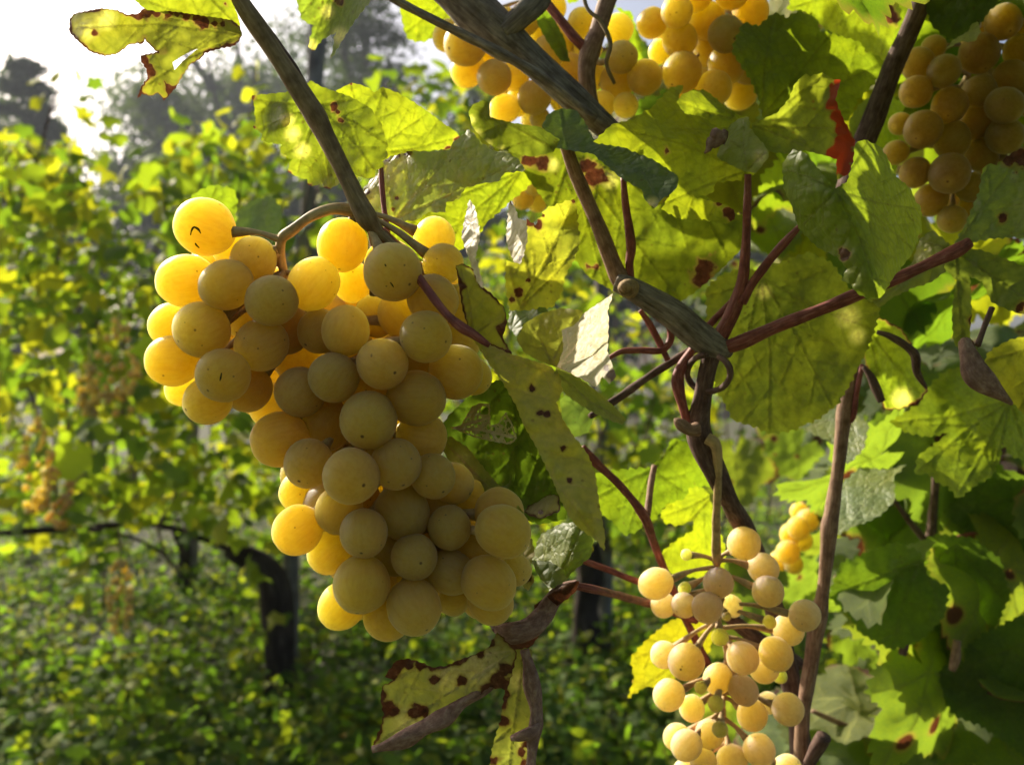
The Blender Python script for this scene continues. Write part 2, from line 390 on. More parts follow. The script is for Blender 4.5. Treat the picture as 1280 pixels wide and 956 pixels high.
LEAF_SEED = [100]
def traced_leaf(parent, poly, d, col, trans=1.0, pet=None, tips=(), gx=0, gy=0, fold=None, bumps=(), curl=0, ruffle=2.0,
                serr=2.0, edge_dry=0, dry=(), pale=(), pale_all=0.0, holes=(), step=4.5, label=None, lace=0, name='leaf', tooth=11.0, pucker=1.0, red=0.0):
    """poly: outline in photo pixels; d: distance (m) at the outline's centre; gx, gy: slope (m per 100 px);
    fold: (x1,y1,x2,y2,amount m per 100 px) crease; curl: margin bent back (m)"""
    LEAF_SEED[0] += 1; seed = LEAF_SEED[0]
    r = np.random.default_rng(seed)
    poly = np.array(poly, float); c = poly.mean(0)
    ol = refine_outline(poly, serr*1.5, seed, min(step, 3.6), tooth)
    pts = [ol]; edges = [(i, (i+1) % len(ol)) for i in range(len(ol))]; n = len(ol)
    for h in holes:
        hh = refine_outline(h, 1.0, seed+5, 3.0); pts.append(hh)
        edges += [(n+i, n+(i+1) % len(hh)) for i in range(len(hh))]; n += len(hh)
    # veins
    segs = []
    if pet is not None:
        pt = np.array(pet, float)
        for tp in tips:
            tp = np.array(tp, float); v = tp-pt; L = np.linalg.norm(v); u = v/L; nn = np.array([-u[1], u[0]])
            mid = pt+v*.5+nn*L*r.uniform(-.05, .05)
            segs += [(pt, mid, 1.0), (mid, tp, .8)]
            nsec = int(L/26); side = 1
            for k in range(1, nsec+1):
                t = (k+.2)/(nsec+1.2); b0 = pt+v*t+nn*L*.0; side = -side
                for sd in (side,):
                    l2 = min(60, L*(.42*(1-t)+.16)); a2 = math.radians(r.uniform(38, 52))*sd
                    dirv = u*math.cos(a2)+nn*math.sin(a2)
                    segs.append((b0, b0+dirv*l2, .55))
    # interior points
    lo, hi = poly.min(0), poly.max(0)
    gxs = np.arange(lo[0], hi[0], step); gys = np.arange(lo[1], hi[1], step*.87)
    G = np.array([(x+(.5*step if j % 2 else 0), y) for j, y in enumerate(gys) for x in gxs]) if len(gxs) and len(gys) else np.zeros((0, 2))
    G = G+r.uniform(-.2, .2, G.shape)*step
    extra = []
    for a, b, s in segs:
        L = np.linalg.norm(b-a); u = (b-a)/max(L, 1e-6); nn = np.array([-u[1], u[0]])
        for t in np.arange(0, L, step):
            q = a+u*t; wv = 1.1+1.1*s
            extra += [q, q+nn*wv, q-nn*wv]
    if extra: G = np.vstack([G, np.array(extra)])
    G = G[inside(ol, G)]
    if len(G):
        dm = np.min(np.linalg.norm(G[:, None, :]-ol[None, :, :], axis=2), axis=1); G = G[dm > step*.45]
    pts.append(G); A = np.vstack(pts)
    vo, eo, fo, _, _, _ = geometry.delaunay_2d_cdt([Vector(p) for p in A], edges, [], 1, 1e-4)
    V2 = np.array([tuple(v) for v in vo]); tris = np.array([f for f in fo if len(f) == 3])
    cen = V2[tris].mean(1); keep = inside(ol, cen)
    for h in holes: keep &= ~inside(np.array(h, float), cen)
    if lace:
        cells = lo+(hi-lo)*r.random((lace, 2)); dd = np.sort(np.linalg.norm(cen[:, None]-cells[None], axis=2), axis=1)
        near_edge = np.min(np.linalg.norm(cen[:, None]-ol[None], axis=2), axis=1) < 2.2
        sv = np.min([seg_dist(cen, a, b) for a, b, s in segs], axis=0) if segs else np.full(len(cen), 99)
        keep &= ((dd[:, 1]-dd[:, 0]) < 1.5) | near_edge | (sv < 2.2)
    tris = tris[keep]
    used = np.unique(tris); remap = -np.ones(len(V2), int); remap[used] = np.arange(len(used)); V2 = V2[used]; tris = remap[tris]
    ed = np.min(np.linalg.norm(V2[:, None, :]-ol[None, :, :], axis=2), axis=1)
    vein = np.zeros(len(V2))
    for a, b, s in segs:
        vein = np.maximum(vein, s*np.clip(1-seg_dist(V2, a, b)/(1.1+1.1*s), 0, 1))
    dep = d+gx*(V2[:, 0]-c[0])/100+gy*(V2[:, 1]-c[1])/100
    if fold is not None:
        x1, y1, x2, y2, am = fold; u = np.array([x2-x1, y2-y1], float); u /= np.linalg.norm(u)
        s = (V2[:, 0]-x1)*(-u[1])+(V2[:, 1]-y1)*u[0]
        dep += am*(np.sqrt(s*s+36)-6)/100
    for bx, by, br, ba in bumps:
        dep += ba*np.exp(-((V2[:, 0]-bx)**2+(V2[:, 1]-by)**2)/(br*br))
    dep += .001*ruffle*(vnoise(V2, .018, seed)*1.6+.6*vnoise(V2, .05, seed+50))
    if curl: dep += curl*np.clip(1-ed/22, 0, 1)**2
    # the blade is puckered between its veins
    dep += pucker*(vein*.0007-.0006*vnoise(V2, .11, seed+9))
    dr = np.zeros(len(V2))
    if edge_dry: dr = np.maximum(dr, np.clip(.8+.5*vnoise(V2, .035, seed+31)-.4*ed/edge_dry*(1+1.1*vnoise(V2, .06, seed+3)), 0, 1))
    for sx, sy, sr in dry:
        wq = 1+.55*vnoise(V2, .09, seed+21)+.35*vnoise(V2, .22, seed+22)
        dr = np.maximum(dr, np.clip(1.25-.75*np.hypot(V2[:, 0]-sx, V2[:, 1]-sy)/sr*wq, 0, 1))
    pl = np.full(len(V2), float(pale_all))
    for sx, sy, sr in pale:
        pl = np.maximum(pl, np.clip(1.4-np.hypot(V2[:, 0]-sx, V2[:, 1]-sy)/sr, 0, 1))
    W = np.column_stack([(V2[:, 0]-640)/F*dep, dep, H-(V2[:, 1]-478)/F*dep])
    o = W.mean(0) if pet is None else W[np.argmin(np.hypot(V2[:, 0]-pet[0], V2[:, 1]-pet[1]))]
    me = mesh_np(name, W-o, tris, True, M_LEAF, {'vein': ('FLOAT', vein), 'dry': ('FLOAT', dr), 'pale': ('FLOAT', pl), 'red': ('FLOAT', np.full(len(V2), red))})
    ob = link(bpy.data.objects.new(name, me), parent)
    ob.location = Vector(o)-parent.location
    ob.color = (*col, trans)
    if label: ob['label'] = label
    return ob

# ------------------------------------------------------------------ vine leaves of the ordinary shape
def palmate_outline(seed, n, teeth, depth):
    r = np.random.default_rng(seed)
    lob = [(0, 1.0, 38), (52, .92, 34), (-52, .90, 34), (106, .70, 34), (-106, .72, 34), (148, .50, 26), (-148, .50, 26)]
    lob = [(a+r.uniform(-5, 5), l*r.uniform(.92, 1.06), w) for a, l, w in lob]
    th = np.linspace(-168, 168, n); out = []
    for i, t in enumerate(th):
        v = max(l*(1-depth*min(1.3, abs(t-a)/w)**1.6) for a, l, w in lob)
        v = max(v, .42)
        s = (t*teeth/336) % 1.0
        v *= 1+.10*(abs(s-.45)*-2+.5)+r.uniform(-.012, .012)
        if abs(t) > 158: v *= .55
        out.append((math.sin(math.radians(t))*v, math.cos(math.radians(t))*v))
    out.append((0, -.06)); return np.array(out), lob

def palmate_mesh(name, seed, hi=True):
    r = np.random.default_rng(seed)
    ol, lob = palmate_outline(seed, 120 if hi else 30, 44 if hi else 15, r.uniform(.30, .55))
    step = .06 if hi else .36
    g = np.arange(-1.1, 1.1, step); G = np.array([(x, y) for x in g for y in g])+r.uniform(-.2, .2, (len(g)**2, 2))*step
    segs = []
    for a, l, w in lob[:5]:
        u = np.array([math.sin(math.radians(a)), math.cos(math.radians(a))])
        segs.append((np.zeros(2), u*l*.95, 1.0)); nn = np.array([-u[1], u[0]])
        for k in range(1, 5):
            b = u*l*k/5.5; sg = 1 if k % 2 else -1
            segs.append((b, b+(u*.75+nn*.66*sg)*l*.36*(1-k/7), .55))
    if hi:
        ex = []
        for a, b, s in segs:
            L = np.linalg.norm(b-a); u = (b-a)/L; nn = np.array([-u[1], u[0]])
            for t in np.arange(0, L, step): ex += [a+u*t, a+u*t+nn*.022, a+u*t-nn*.022]
        G = np.vstack([G, ex])
    G = G[inside(ol, G)]
    dm = np.min(np.linalg.norm(G[:, None]-ol[None], axis=2), axis=1); G = G[dm > step*.4]
    A = np.vstack([ol, G]); n = len(ol)
    vo, eo, fo, _, _, _ = geometry.delaunay_2d_cdt([Vector(p) for p in A], [(i, (i+1) % n) for i in range(n)], [], 1, 1e-5)
    V2 = np.array([tuple(v) for v in vo]); tris = np.array([f for f in fo if len(f) == 3])
    tris = tris[inside(ol, V2[tris].mean(1))]
    ed = np.min(np.linalg.norm(V2[:, None]-ol[None], axis=2), axis=1)
    vein = np.zeros(len(V2))
    for a, b, s in segs: vein = np.maximum(vein, s*np.clip(1-seg_dist(V2, a, b)/.026, 0, 1))
    rr = np.hypot(V2[:, 0], V2[:, 1])
    fold, droop = r.uniform(-.1, .42), r.uniform(.05, .4)
    z = fold*np.sqrt(V2[:, 0]**2+.01)-droop*rr**2+.16*vnoise(V2, 1.6, seed)+.07*vnoise(V2, 4, seed+4)+.012*vein
    dry = np.zeros(len(V2))
    if hi:
        dry = np.clip(1.0-ed/.12, 0, 1)*np.clip(vnoise(V2, 1.3, seed+8)*2.2, 0, .9)
        for k in range(r.integers(0, 4)):
            sx, sy = r.uniform(-.6, .6, 2); dry = np.maximum(dry, np.clip(1.2-.7*np.hypot(V2[:, 0]-sx, V2[:, 1]-sy)/r.uniform(.03, .09), 0, 1))
    return mesh_np(name, np.column_stack([V2, z]), tris, True, M_LEAF if hi else M_FAR,
                   {'vein': ('FLOAT', vein), 'dry': ('FLOAT', dry)} if hi else None)

HI = [palmate_mesh('leaf', 300+i, True) for i in range(7)]
LO = [palmate_mesh('leaf', 400+i, False) for i in range(6)]

def frame(nrm, tip):
    z = Vector(nrm).normalized(); y = Vector(tip); y = (y-z*y.dot(z))
    if y.length < 1e-4: y = Vector((0.3, 0.2, -1)); y = y-z*y.dot(z)
    y.normalize(); x = y.cross(z)
    return Matrix((x, y, z)).transposed()

def place_leaf(parent, mesh, pos, size, nrm, tip, col, trans, name='leaf'):
    o = bpy.data.objects.new(name, mesh); C.objects.link(o); o.parent = parent
    m = frame(nrm, tip).to_4x4()
    o.matrix_local = Matrix.Translation(Vector(pos)-parent.location) @ m @ Matrix.Diagonal((size, size, size, 1))
    o.color = (*col, trans); return o

def rand_green(r, yellow=.35):
    t = r.random()
    if t < yellow: c = np.array((.17, .17, .022))
    elif t < yellow+.4: c = np.array((.11, .145, .022))
    else: c = np.array((.065, .105, .022))
    return tuple(c*r.uniform(1.0, 1.5))

# merged foliage from many copies of one small mesh
def merged(name, base_V, base_F, mats, cols, mat):
    """mats (n,3,4) transforms; cols (n,4)"""
    n = len(mats); k = len(base_V)
    V = np.einsum('nij,kj->nki', mats[:, :, :3], base_V)+mats[:, None, :, 3]
    Fc = (base_F[None]+np.arange(n)[:, None, None]*k).reshape(-1, base_F.shape[1])
    col = np.repeat(cols, k, axis=0)
    return mesh_np(name, V.reshape(-1, 3), Fc, True, mat, {'col': ('FLOAT_COLOR', col)})

def rot_frames(nrm, tip, size):
    z = nrm/np.linalg.norm(nrm, axis=1)[:, None]; y = tip-z*np.sum(tip*z, 1)[:, None]
    y /= np.linalg.norm(y, axis=1)[:, None]+1e-9; x = np.cross(y, z)
    return np.stack([x, y, z], -1)*size[:, None, None]

LOBE_V = np.array([(0, -.05, 0), (-.55, -.1, .05), (-.8, .35, -.05), (-.35, .5, .1), (0, 1, -.15), (.35, .5, .1), (.8, .35, -.05), (.55, -.1, .05), (0, .3, .12)], float)
LOBE_F = np.array([(8, i, i % 8+1) if False else (8, i, (i+1) % 8) for i in range(8)])
BLADE_V = np.array([(-.06, 0, 0), (.06, 0, 0), (.045, .5, .08), (-.045, .5, .08), (0, 1, .3)], float)
BLADE_F = np.array([(0, 1, 2), (0, 2, 3), (3, 2, 4)])
OVAL_V = np.array([(0, 0, 0), (-.3, .35, .05), (-.22, .75, 0), (0, 1, -.1), (.22, .75, 0), (.3, .35, .05), (0, .5, .1)], float)
OVAL_F = np.array([(6, i, (i+1) % 6) for i in range(6)])

# ================================================================== THE SETTING
# ground: one sheet out to the horizon, fine near the camera
def build_ground():
    xs = np.concatenate([-np.geomspace(400, 6, 14), np.linspace(-5.5, 5.5, 60), np.geomspace(6, 400, 14)])
    ys = np.concatenate([[-60, -20, -6], np.linspace(-2, 12, 80), np.geomspace(13, 700, 18)])
    X, Y = np.meshgrid(xs, ys)
    Z = np.array([mnoise.noise(Vector((x*.9, y*.9, 2)))*.05+mnoise.noise(Vector((x*2.7, y*2.7, 5)))*.02 for x, y in zip(X.ravel(), Y.ravel())])
    Z *= np.clip(30/(1+np.hypot(X, Y).ravel()), 0, 1)
    nx = len(xs); ny = len(ys)
    i = np.arange(ny-1)[:, None]*nx; j = np.arange(nx-1)[None]
    Fq = np.stack([i+j, i+j+1, i+nx+j+1, i+nx+j], -1).reshape(-1, 4)
    o = link(bpy.data.objects.new('ground', mesh_np('ground', np.column_stack([X.ravel(), Y.ravel(), Z]), Fq, True, M_SOIL)))
    o['kind'] = 'structure'; return o
build_ground()

def gz(x, y): return mnoise.noise(Vector((x*.9, y*.9, 2)))*.05+mnoise.noise(Vector((x*2.7, y*2.7, 5)))*.02

def ground_cover():
    r = np.random.default_rng(3)
    def scatter(n, near, far):
        d = near*(far/near)**(r.random(n)**1.15); x = (r.random(n)*2-1)*(.66*d+.25)
        return x, d
    # broad-leaved weeds, in tufts
    x, y = scatter(4600, 1.25, 11); per = 16
    X = np.repeat(x, per)+r.normal(0, .05, len(x)*per); Y = np.repeat(y, per)+r.normal(0, .05, len(x)*per)
    tuft_h = np.repeat(r.uniform(.02, .17, len(x)), per)
    Z = np.array([gz(a, b) for a, b in zip(X, Y)])+tuft_h*r.random(len(X))
    n = len(X)
    nrm = r.normal(0, .5, (n, 3))+np.array([0, 0, .9]); tip = r.normal(0, 1, (n, 3))
    size = r.uniform(.022, .060, n)
    M = np.concatenate([rot_frames(nrm, tip, size), np.column_stack([X, Y, Z])[:, :, None]], 2)
    t = r.random((n, 1)); g = np.where(t < .25, [[.16, .19, .032]], np.where(t < .6, [[.09, .15, .03]], [[.055, .10, .024]]))*r.uniform(.75, 1.2, (n, 1))
    tint = np.repeat(r.uniform(.7, 1.25, (len(x), 1)), per, 0)
    me = merged('weeds', OVAL_V, OVAL_F, M, np.column_stack([g*tint, np.full(n, .75)]), M_STUFF)
    tag(link(bpy.data.objects.new('weeds', me)), 'low leafy green weeds covering the vineyard floor', 'weeds', kind='stuff')
    # grass
    x, y = scatter(2400, 1.25, 12); per = 8
    X = np.repeat(x, per)+r.normal(0, .025, len(x)*per); Y = np.repeat(y, per)+r.normal(0, .025, len(x)*per)
    Z = np.array([gz(a, b) for a, b in zip(X, Y)])-.01; n = len(X)
    tip = r.normal(0, .42, (n, 3))+np.array([0, 0, 1]); nrm = r.normal(0, 1, (n, 3))
    size = np.repeat(r.uniform(.05, .14, len(x)), per)*r.uniform(.6, 1.1, n)
    M = np.concatenate([rot_frames(nrm, tip, size), np.column_stack([X, Y, Z])[:, :, None]], 2)
    t = r.random((n, 1)); g = np.where(t < .3, [[.16, .15, .055]], [[.07, .11, .025]])*r.uniform(.7, 1.2, (n, 1))
    me = merged('grass', BLADE_V, BLADE_F, M, np.column_stack([g, np.full(n, .8)]), M_STUFF)
    tag(link(bpy.data.objects.new('grass', me)), 'thin green and straw coloured grass between the weeds', 'grass', kind='stuff')
ground_cover()

# ------------------------------------------------------------------ trees beyond the vineyard
def tree(name, label, px, depth, top_y, width, conifer=False, col=(.05, .075, .03), seed=0, n=9000, leaf=.20, base=.12):
    r = np.random.default_rng(seed)
    X0 = (px-640)/F*depth; Ht = H+(478-top_y)/F*depth
    root = empty(name, (X0, depth, 0), label, 'tree', 'trees beyond the vineyard')
    tr = Ht*.022+.06
    tp = [(r.normal(0, .1)*k, r.normal(0, .1)*k, Ht*.92*k/5) for k in range(6)]
    tp[0] = (0, 0, -.1)
    strands = [(tp, [tr*(1-.17*k) for k in range(6)])]
    cl = []
    if conifer:
        for k in range(70):
            h = Ht*r.uniform(base, .98); L = width*.5*(1-h/Ht)**.8+.15; a = r.uniform(0, 6.28)
            e = (math.cos(a)*L, math.sin(a)*L, h-.12*L)
            strands.append(([(0, 0, h), (e[0]*.5, e[1]*.5, h+.02*L), e], [.035, .025, .008]))
            for t in np.linspace(.25, 1, 6): cl.append((e[0]*t, e[1]*t, h-.12*L*t, .32*(1.1-.5*t), .12))
    else:
        for k in range(15):
            h = Ht*r.uniform(base+.08, .75); a = r.uniform(0, 6.28); L = width*.5*r.uniform(.5, 1); up = Ht*r.uniform(.08, .22)
            e = np.array((math.cos(a)*L, math.sin(a)*L, min(h+up, Ht*.97)))
            strands.append(([(0, 0, h), tuple(e*.5+np.array((0, 0, h))*.5-np.array((0, 0, .05*L))), tuple(e)], [tr*.4, tr*.28, tr*.08]))
        for k in range(75):
            u = r.normal(0, 1, 3); u /= np.linalg.norm(u); q = r.random()**.4
            cz = Ht*(base+(1-base)*.52)
            cl.append((u[0]*width*.46*q, u[1]*width*.46*q, cz+u[2]*Ht*(1-base)*.46*q, width*r.uniform(.06, .13), width*r.uniform(.04, .09)))
    link(bpy.data.objects.new('trunk', tube_mesh('trunk', strands, M_TREEBARK, 3, 7, .08, seed)), root)
    n = int(n*1.25)
    cl = np.array(cl); k = r.integers(0, len(cl), n); c = cl[k]
    pos = c[:, :3]+r.normal(0, 1, (n, 3))*np.column_stack([c[:, 3], c[:, 3], c[:, 4]])
    nrm = r.normal(0, .6, (n, 3))+np.array([0, 0, .6]); tip = r.normal(0, 1, (n, 3))
    M = np.concatenate([rot_frames(nrm, tip, r.uniform(.6, 1.2, n)*leaf), pos[:, :, None]], 2)
    g = np.array(col)[None]*r.uniform(.6, 1.35, (n, 1))*r.uniform(.8, 1.2, (len(cl), 1))[k]
    me = merged('crown', OVAL_V if not conifer else LOBE_V, OVAL_F if not conifer else LOBE_F, M, np.column_stack([g, np.full(n, .5)]), M_STUFF)
    link(bpy.data.objects.new('crown', me), root)
    return root

TREES = [
 ('conifer_tree', 'dark conifer rising behind the vine row at the left edge', 30, 36, 70, 8.0, True, (.032, .05, .038), 21, 11000, .24, .02),
 ('conifer_tree', 'lower dark conifer below the bright gap of sky', 100, 40, 268, 7.0, True, (.03, .048, .036), 22, 9000, .24, .02),
 ('broadleaf_tree', 'hazy rounded tree under the withered leaf at the top left', 292, 55, -25, 14.0, False, (.05, .072, .035), 23, 22000, .40, .05),
 ('broadleaf_tree', 'tall dark tree between the two canes at the top', 448, 40, -70, 6.6, False, (.036, .056, .036), 24, 13000, .27, .05),
 ('broadleaf_tree', 'dark tree behind the leaf pile at the top centre', 585, 44, 50, 7.4, False, (.036, .055, .032), 25, 11000, .3, .05),
 ('broadleaf_tree', 'pale distant tree seen past the left edge', -10, 62, 78, 12.0, False, (.055, .075, .04), 26, 9000, .42, .05),
 ('broadleaf_tree', 'low round tree right of the gap of sky, behind the vine row', 215, 48, 85, 8.5, False, (.045, .065, .03), 27, 13000, .34, .02),
 ('broadleaf_tree', 'wide dark tree behind the middle vine trunk', 745, 42, 250, 10.0, False, (.04, .06, .03), 28, 9000, .36, .02),
 ('broadleaf_tree', 'dark tree behind the foliage on the right', 950, 48, 250, 13.0, False, (.04, .06, .03), 29, 9000, .42, .02),
 ('broadleaf_tree', 'low dark tree between the dark conifer and the trunk with a leaning post', 355, 42, 215, 8.0, False, (.04, .06, .03), 30, 10000, .32, .02),
]
for t in TREES: tree(*t[:2], px=t[2], depth=t[3], top_y=t[4], width=t[5], conifer=t[6], col=t[7], seed=t[8], n=t[9], leaf=t[10], base=t[11])

# ------------------------------------------------------------------ grapes
def sphere_mesh(name, seed, seg=28, ring=18):
    r = np.random.default_rng(seed); V = [(0, 0, 1)]
    for i in range(1, ring):
        t = math.pi*i/ring
        for j in range(seg):
            a = 2*math.pi*j/seg; V.append((math.sin(t)*math.cos(a), math.sin(t)*math.sin(a), math.cos(t)))
    V.append((0, 0, -1)); V = np.array(V)
    V *= (1+.018*np.array([mnoise.noise(Vector(v)*1.3+Vector((seed, 0, 0))) for v in V])*2)[:, None]
    V[:, 2] *= r.uniform(.98, 1.13)
    V[:, 2] += .035*np.exp(-((V[:, 0]**2+V[:, 1]**2)/.02))*(V[:, 2] < 0)      # dimple at the blossom end
    Fc = []
    for j in range(seg): Fc.append((0, 1+j, 1+(j+1) % seg))
    for i in range(ring-2):
        b = 1+i*seg
        for j in range(seg): k = (j+1) % seg; Fc.append((b+j, b+seg+j, b+seg+k, b+k))
    b = 1+(ring-2)*seg
    for j in range(seg): Fc.append((len(V)-1, b+(j+1) % seg, b+j))
    return mesh_np(name, V, Fc, True, M_GRAPE)
BERRY = [sphere_mesh('grape', s) for s in range(5)]
BERRY_LO = [sphere_mesh('grape', s+9, 12, 8) for s in range(2)]

def relax(items, D, spread):
    """items (x, y, r px, layer): slide berries along their line of sight until they touch instead of overlap"""
    it = np.array(items, float); d = D+it[:, 3]*spread
    n = len(it)
    for step in range(160):
        p = np.column_stack([(it[:, 0]-640)/F*d, d, (it[:, 1]-478)/F*d]); R = it[:, 2]*d/F
        push = np.zeros(n)
        for i in range(n):
            dv = p-p[i]; dist = np.linalg.norm(dv, axis=1); need = .93*(R+R[i]); o = (dist < need) & (np.arange(n) != i)
            for j in np.where(o)[0]:
                sgn = 1 if (d[i], i) > (d[j], j) else -1
                push[i] += sgn*(need[j]-dist[j])*.35
        d += np.clip(push, -.0015, .0015)
        d += (D+it[:, 3]*spread-d)*.01
    return [(x, y, r, dd) for (x, y, r, l), dd in zip(it, d)]

def rachis(items, spine, mat_main, origin, thick, parent, pedicel=.0008):
    """stalk: a spine given as points, and a short pedicel from it to each berry"""
    sp = catmull(np.array([tuple(v) for v in spine]), 8)
    strands = [([tuple(v) for v in spine], list(np.linspace(thick, thick*.45, len(spine))))]
    for c, R in items:
        k = np.argmin(np.linalg.norm(sp-np.array(c), axis=1)); k = max(0, k-3)
        a = sp[k]; b = np.array(c); v = b-a; L = np.linalg.norm(v)
        if L < R*1.05 or L > .05: continue
        e = b-v/L*R*.97; mid = (a+e)/2+np.array((0, 0, .15*L*.3))
        strands.append(([tuple(a), tuple(mid), tuple(e)], [pedicel*1.5, pedicel*1.1, pedicel*2.3]))
    me = tube_mesh('stalk', strands, mat_main, 4, 7, .06, 3, 0, origin)
    return link(bpy.data.objects.new('stalk', me), parent)

BUNCH_WORLD = {}
def bunch(label, items, D, spread, spine_px, col, colvar=.12, fill=0, fill_r=.0082, group='bunches hanging from the near vine', thick=.0022, seed=1, green=(), axis=None, mat=None, fill_x=-1e9, bloom=.42, tight=1.0):
    r = np.random.default_rng(seed)
    spine = [P(*s) for s in spine_px]
    root = empty('grape_bunch', spine[0], label, 'grapes', group)
    rel = relax(items, D, spread)
    world = [(P(x, y, d), R*d/F) for x, y, R, d in rel]
    cen = sum((p for p, R in world), Vector())/len(world)
    if fill:
        disc = np.array([(x, y, R) for x, y, R, d in rel]); tries = 0; added = 0
        while added < fill and tries < 6000:
            tries += 1
            k = r.integers(len(rel)); x0, y0, R0, d0 = rel[k]
            x, y = x0+r.uniform(-1, 1)*R0, y0+r.uniform(-1, 1)*R0; d = max(d0, D)+r.uniform(.008, .045)
            if x < fill_x: continue
            rp = fill_r*F/d
            # stay hidden: every edge point of the new berry lies behind some berry in view
            an = np.linspace(0, 6.28, 12, endpoint=False)
            ex, ey = x+np.cos(an)*rp*.95, y+np.sin(an)*rp*.95
            if x < 330 and r.random() < .6: continue
            if np.mean([np.any(np.hypot(disc[:, 0]-a, disc[:, 1]-b) < disc[:, 2]*1.02) for a, b in zip(ex, ey)]) < tight: continue
            quad = [np.any((np.hypot(disc[:, 0]-x, disc[:, 1]-y) < 70) & (sx*(disc[:, 0]-x) > 6) & (sy*(disc[:, 1]-y) > 6)) for sx in (-1, 1) for sy in (-1, 1)]
            if not all(quad): continue
            p = P(x, y, d)
            if any((p-q).length < .92*(fill_r+Rq) for q, Rq in world): continue
            world.append((p, fill_r)); added += 1
    for i, (p, R) in enumerate(world):
        small = i < len(items) and i in green
        o = bpy.data.objects.new('grape', BERRY[int(r.integers(len(BERRY)))]); C.objects.link(o); o.parent = root
        ax = Vector(axis(p)) if axis else Vector((cen.x+(p.x-cen.x)*.3, cen.y, p.z+.01))
        outw = (p-ax); outw = outw.normalized()+Vector(r.normal(0, .35, 3))+Vector((0, -.25, -.15))
        m = outw.to_track_quat('-Z', 'Y').to_matrix().to_4x4()
        o.matrix_local = Matrix.Translation(p-root.location) @ m @ Matrix.Diagonal((R, R, R, 1))
        c = np.array(col)*r.uniform(1-colvar, 1+colvar*.5)*np.array((1, r.uniform(.92, 1.06), r.uniform(.8, 1.2)))
        if small: c = np.array((.26, .32, .03))
        o.color = (*np.clip(c, 0, .97), bloom*r.uniform(.6, 1.3))
    BUNCH_WORLD[label] = world
    rachis([(tuple(p), R) for p, R in world], spine, mat or M_STALK, root.location, thick, root)
    return root

# ------------------------------------------------------------------ the vine row behind
def far_vine(label, px, base_d, trunk_pts, regions, n_leaf, n_stuff, seed, leaf_size=(.036, .056), arms=(), group='vines of the next rows', drange=.3, yellow=.32):
    r = np.random.default_rng(seed)
    X0 = (px-640)/F*base_d
    root = empty('grapevine', (X0, base_d, 0), label, 'grapevine', group)
    o0 = root.location
    trunk = None
    if trunk_pts:
        tp = [P(x, y, base_d) for x, y, w in trunk_pts]
        me = tube_mesh('trunk', [([tuple(v) for v in tp], [w*base_d/F for x, y, w in trunk_pts])], M_TRUNK, 6, 12, .11, seed, .05, o0)
        trunk = link(bpy.data.objects.new('trunk', me), root)
    for pts, rad in arms:
        q = [P(x, y, d) for x, y, d in pts]
        me = tube_mesh('cane', [([tuple(v) for v in q], list(np.linspace(rad, rad*.5, len(q))))], M_TRUNK, 5, 8, .08, seed+3, 0, o0)
        link(bpy.data.objects.new('cane', me), trunk or root)
    # shoots that carry the leaves
    areas = np.array([a[4] for a in regions], float); areas /= areas.sum()
    anchors = []
    for k in range(26):
        x0, y0, x1, y1, w = regions[int(r.choice(len(regions), p=areas))]
        xa = r.uniform(x0, x1); d = base_d+r.normal(0, drange*.5)
        ya, yb = y1, y0+r.uniform(0, .3)*(y1-y0)
        pts = [P(xa, ya, d), P(xa+r.normal(0, 14), ya*.5+yb*.5, d+r.normal(0, .05)), P(xa+r.normal(0, 28), yb, d+r.normal(0, .1))]
        anchors.append(([tuple(v) for v in pts], [.005, .004, .002]))
    me = tube_mesh('shoots', anchors, M_DARK, 4, 6, .05, seed+5, 0, o0); so = link(bpy.data.objects.new('shoots', me), root); so['kind'] = 'stuff'
    def spot():
        x0, y0, x1, y1, w = regions[int(r.choice(len(regions), p=areas))]
        return P(r.uniform(x0, x1), r.uniform(y0, y1), base_d+r.normal(0, drange))
    def orient():
        n = Vector(r.normal(0, .55, 3))+Vector((-.1, -.35, .55)); t = Vector(r.normal(0, .5, 3))+Vector((0, -.3, -.8)); return n, t
    for k in range(n_leaf):
        n, t = orient()
        place_leaf(root, LO[int(r.integers(len(LO)))], spot(), r.uniform(*leaf_size), n, t, rand_green(r, yellow), r.uniform(.9, 1.2))
    if n_stuff:
        pos = np.array([tuple(spot()) for k in range(n_stuff)]); pos[:, 1] += r.uniform(0, drange, n_stuff)
        nr = r.normal(0, .55, (n_stuff, 3))+np.array([-.1, -.35, .55]); tp = r.normal(0, .5, (n_stuff, 3))+np.array([0, -.3, -.8])
        sz = r.uniform(leaf_size[0]*.9, leaf_size[1], n_stuff)
        Mx = np.concatenate([rot_frames(nr, tp, sz), (pos-np.array(o0))[:, :, None]], 2)
        cols = np.array([(*rand_green(r, yellow*.8), .85) for k in range(n_stuff)])
        so = link(bpy.data.objects.new('foliage', merged('foliage', LOBE_V, LOBE_F, Mx, cols, M_STUFF)), root); so['kind'] = 'stuff'
    return root

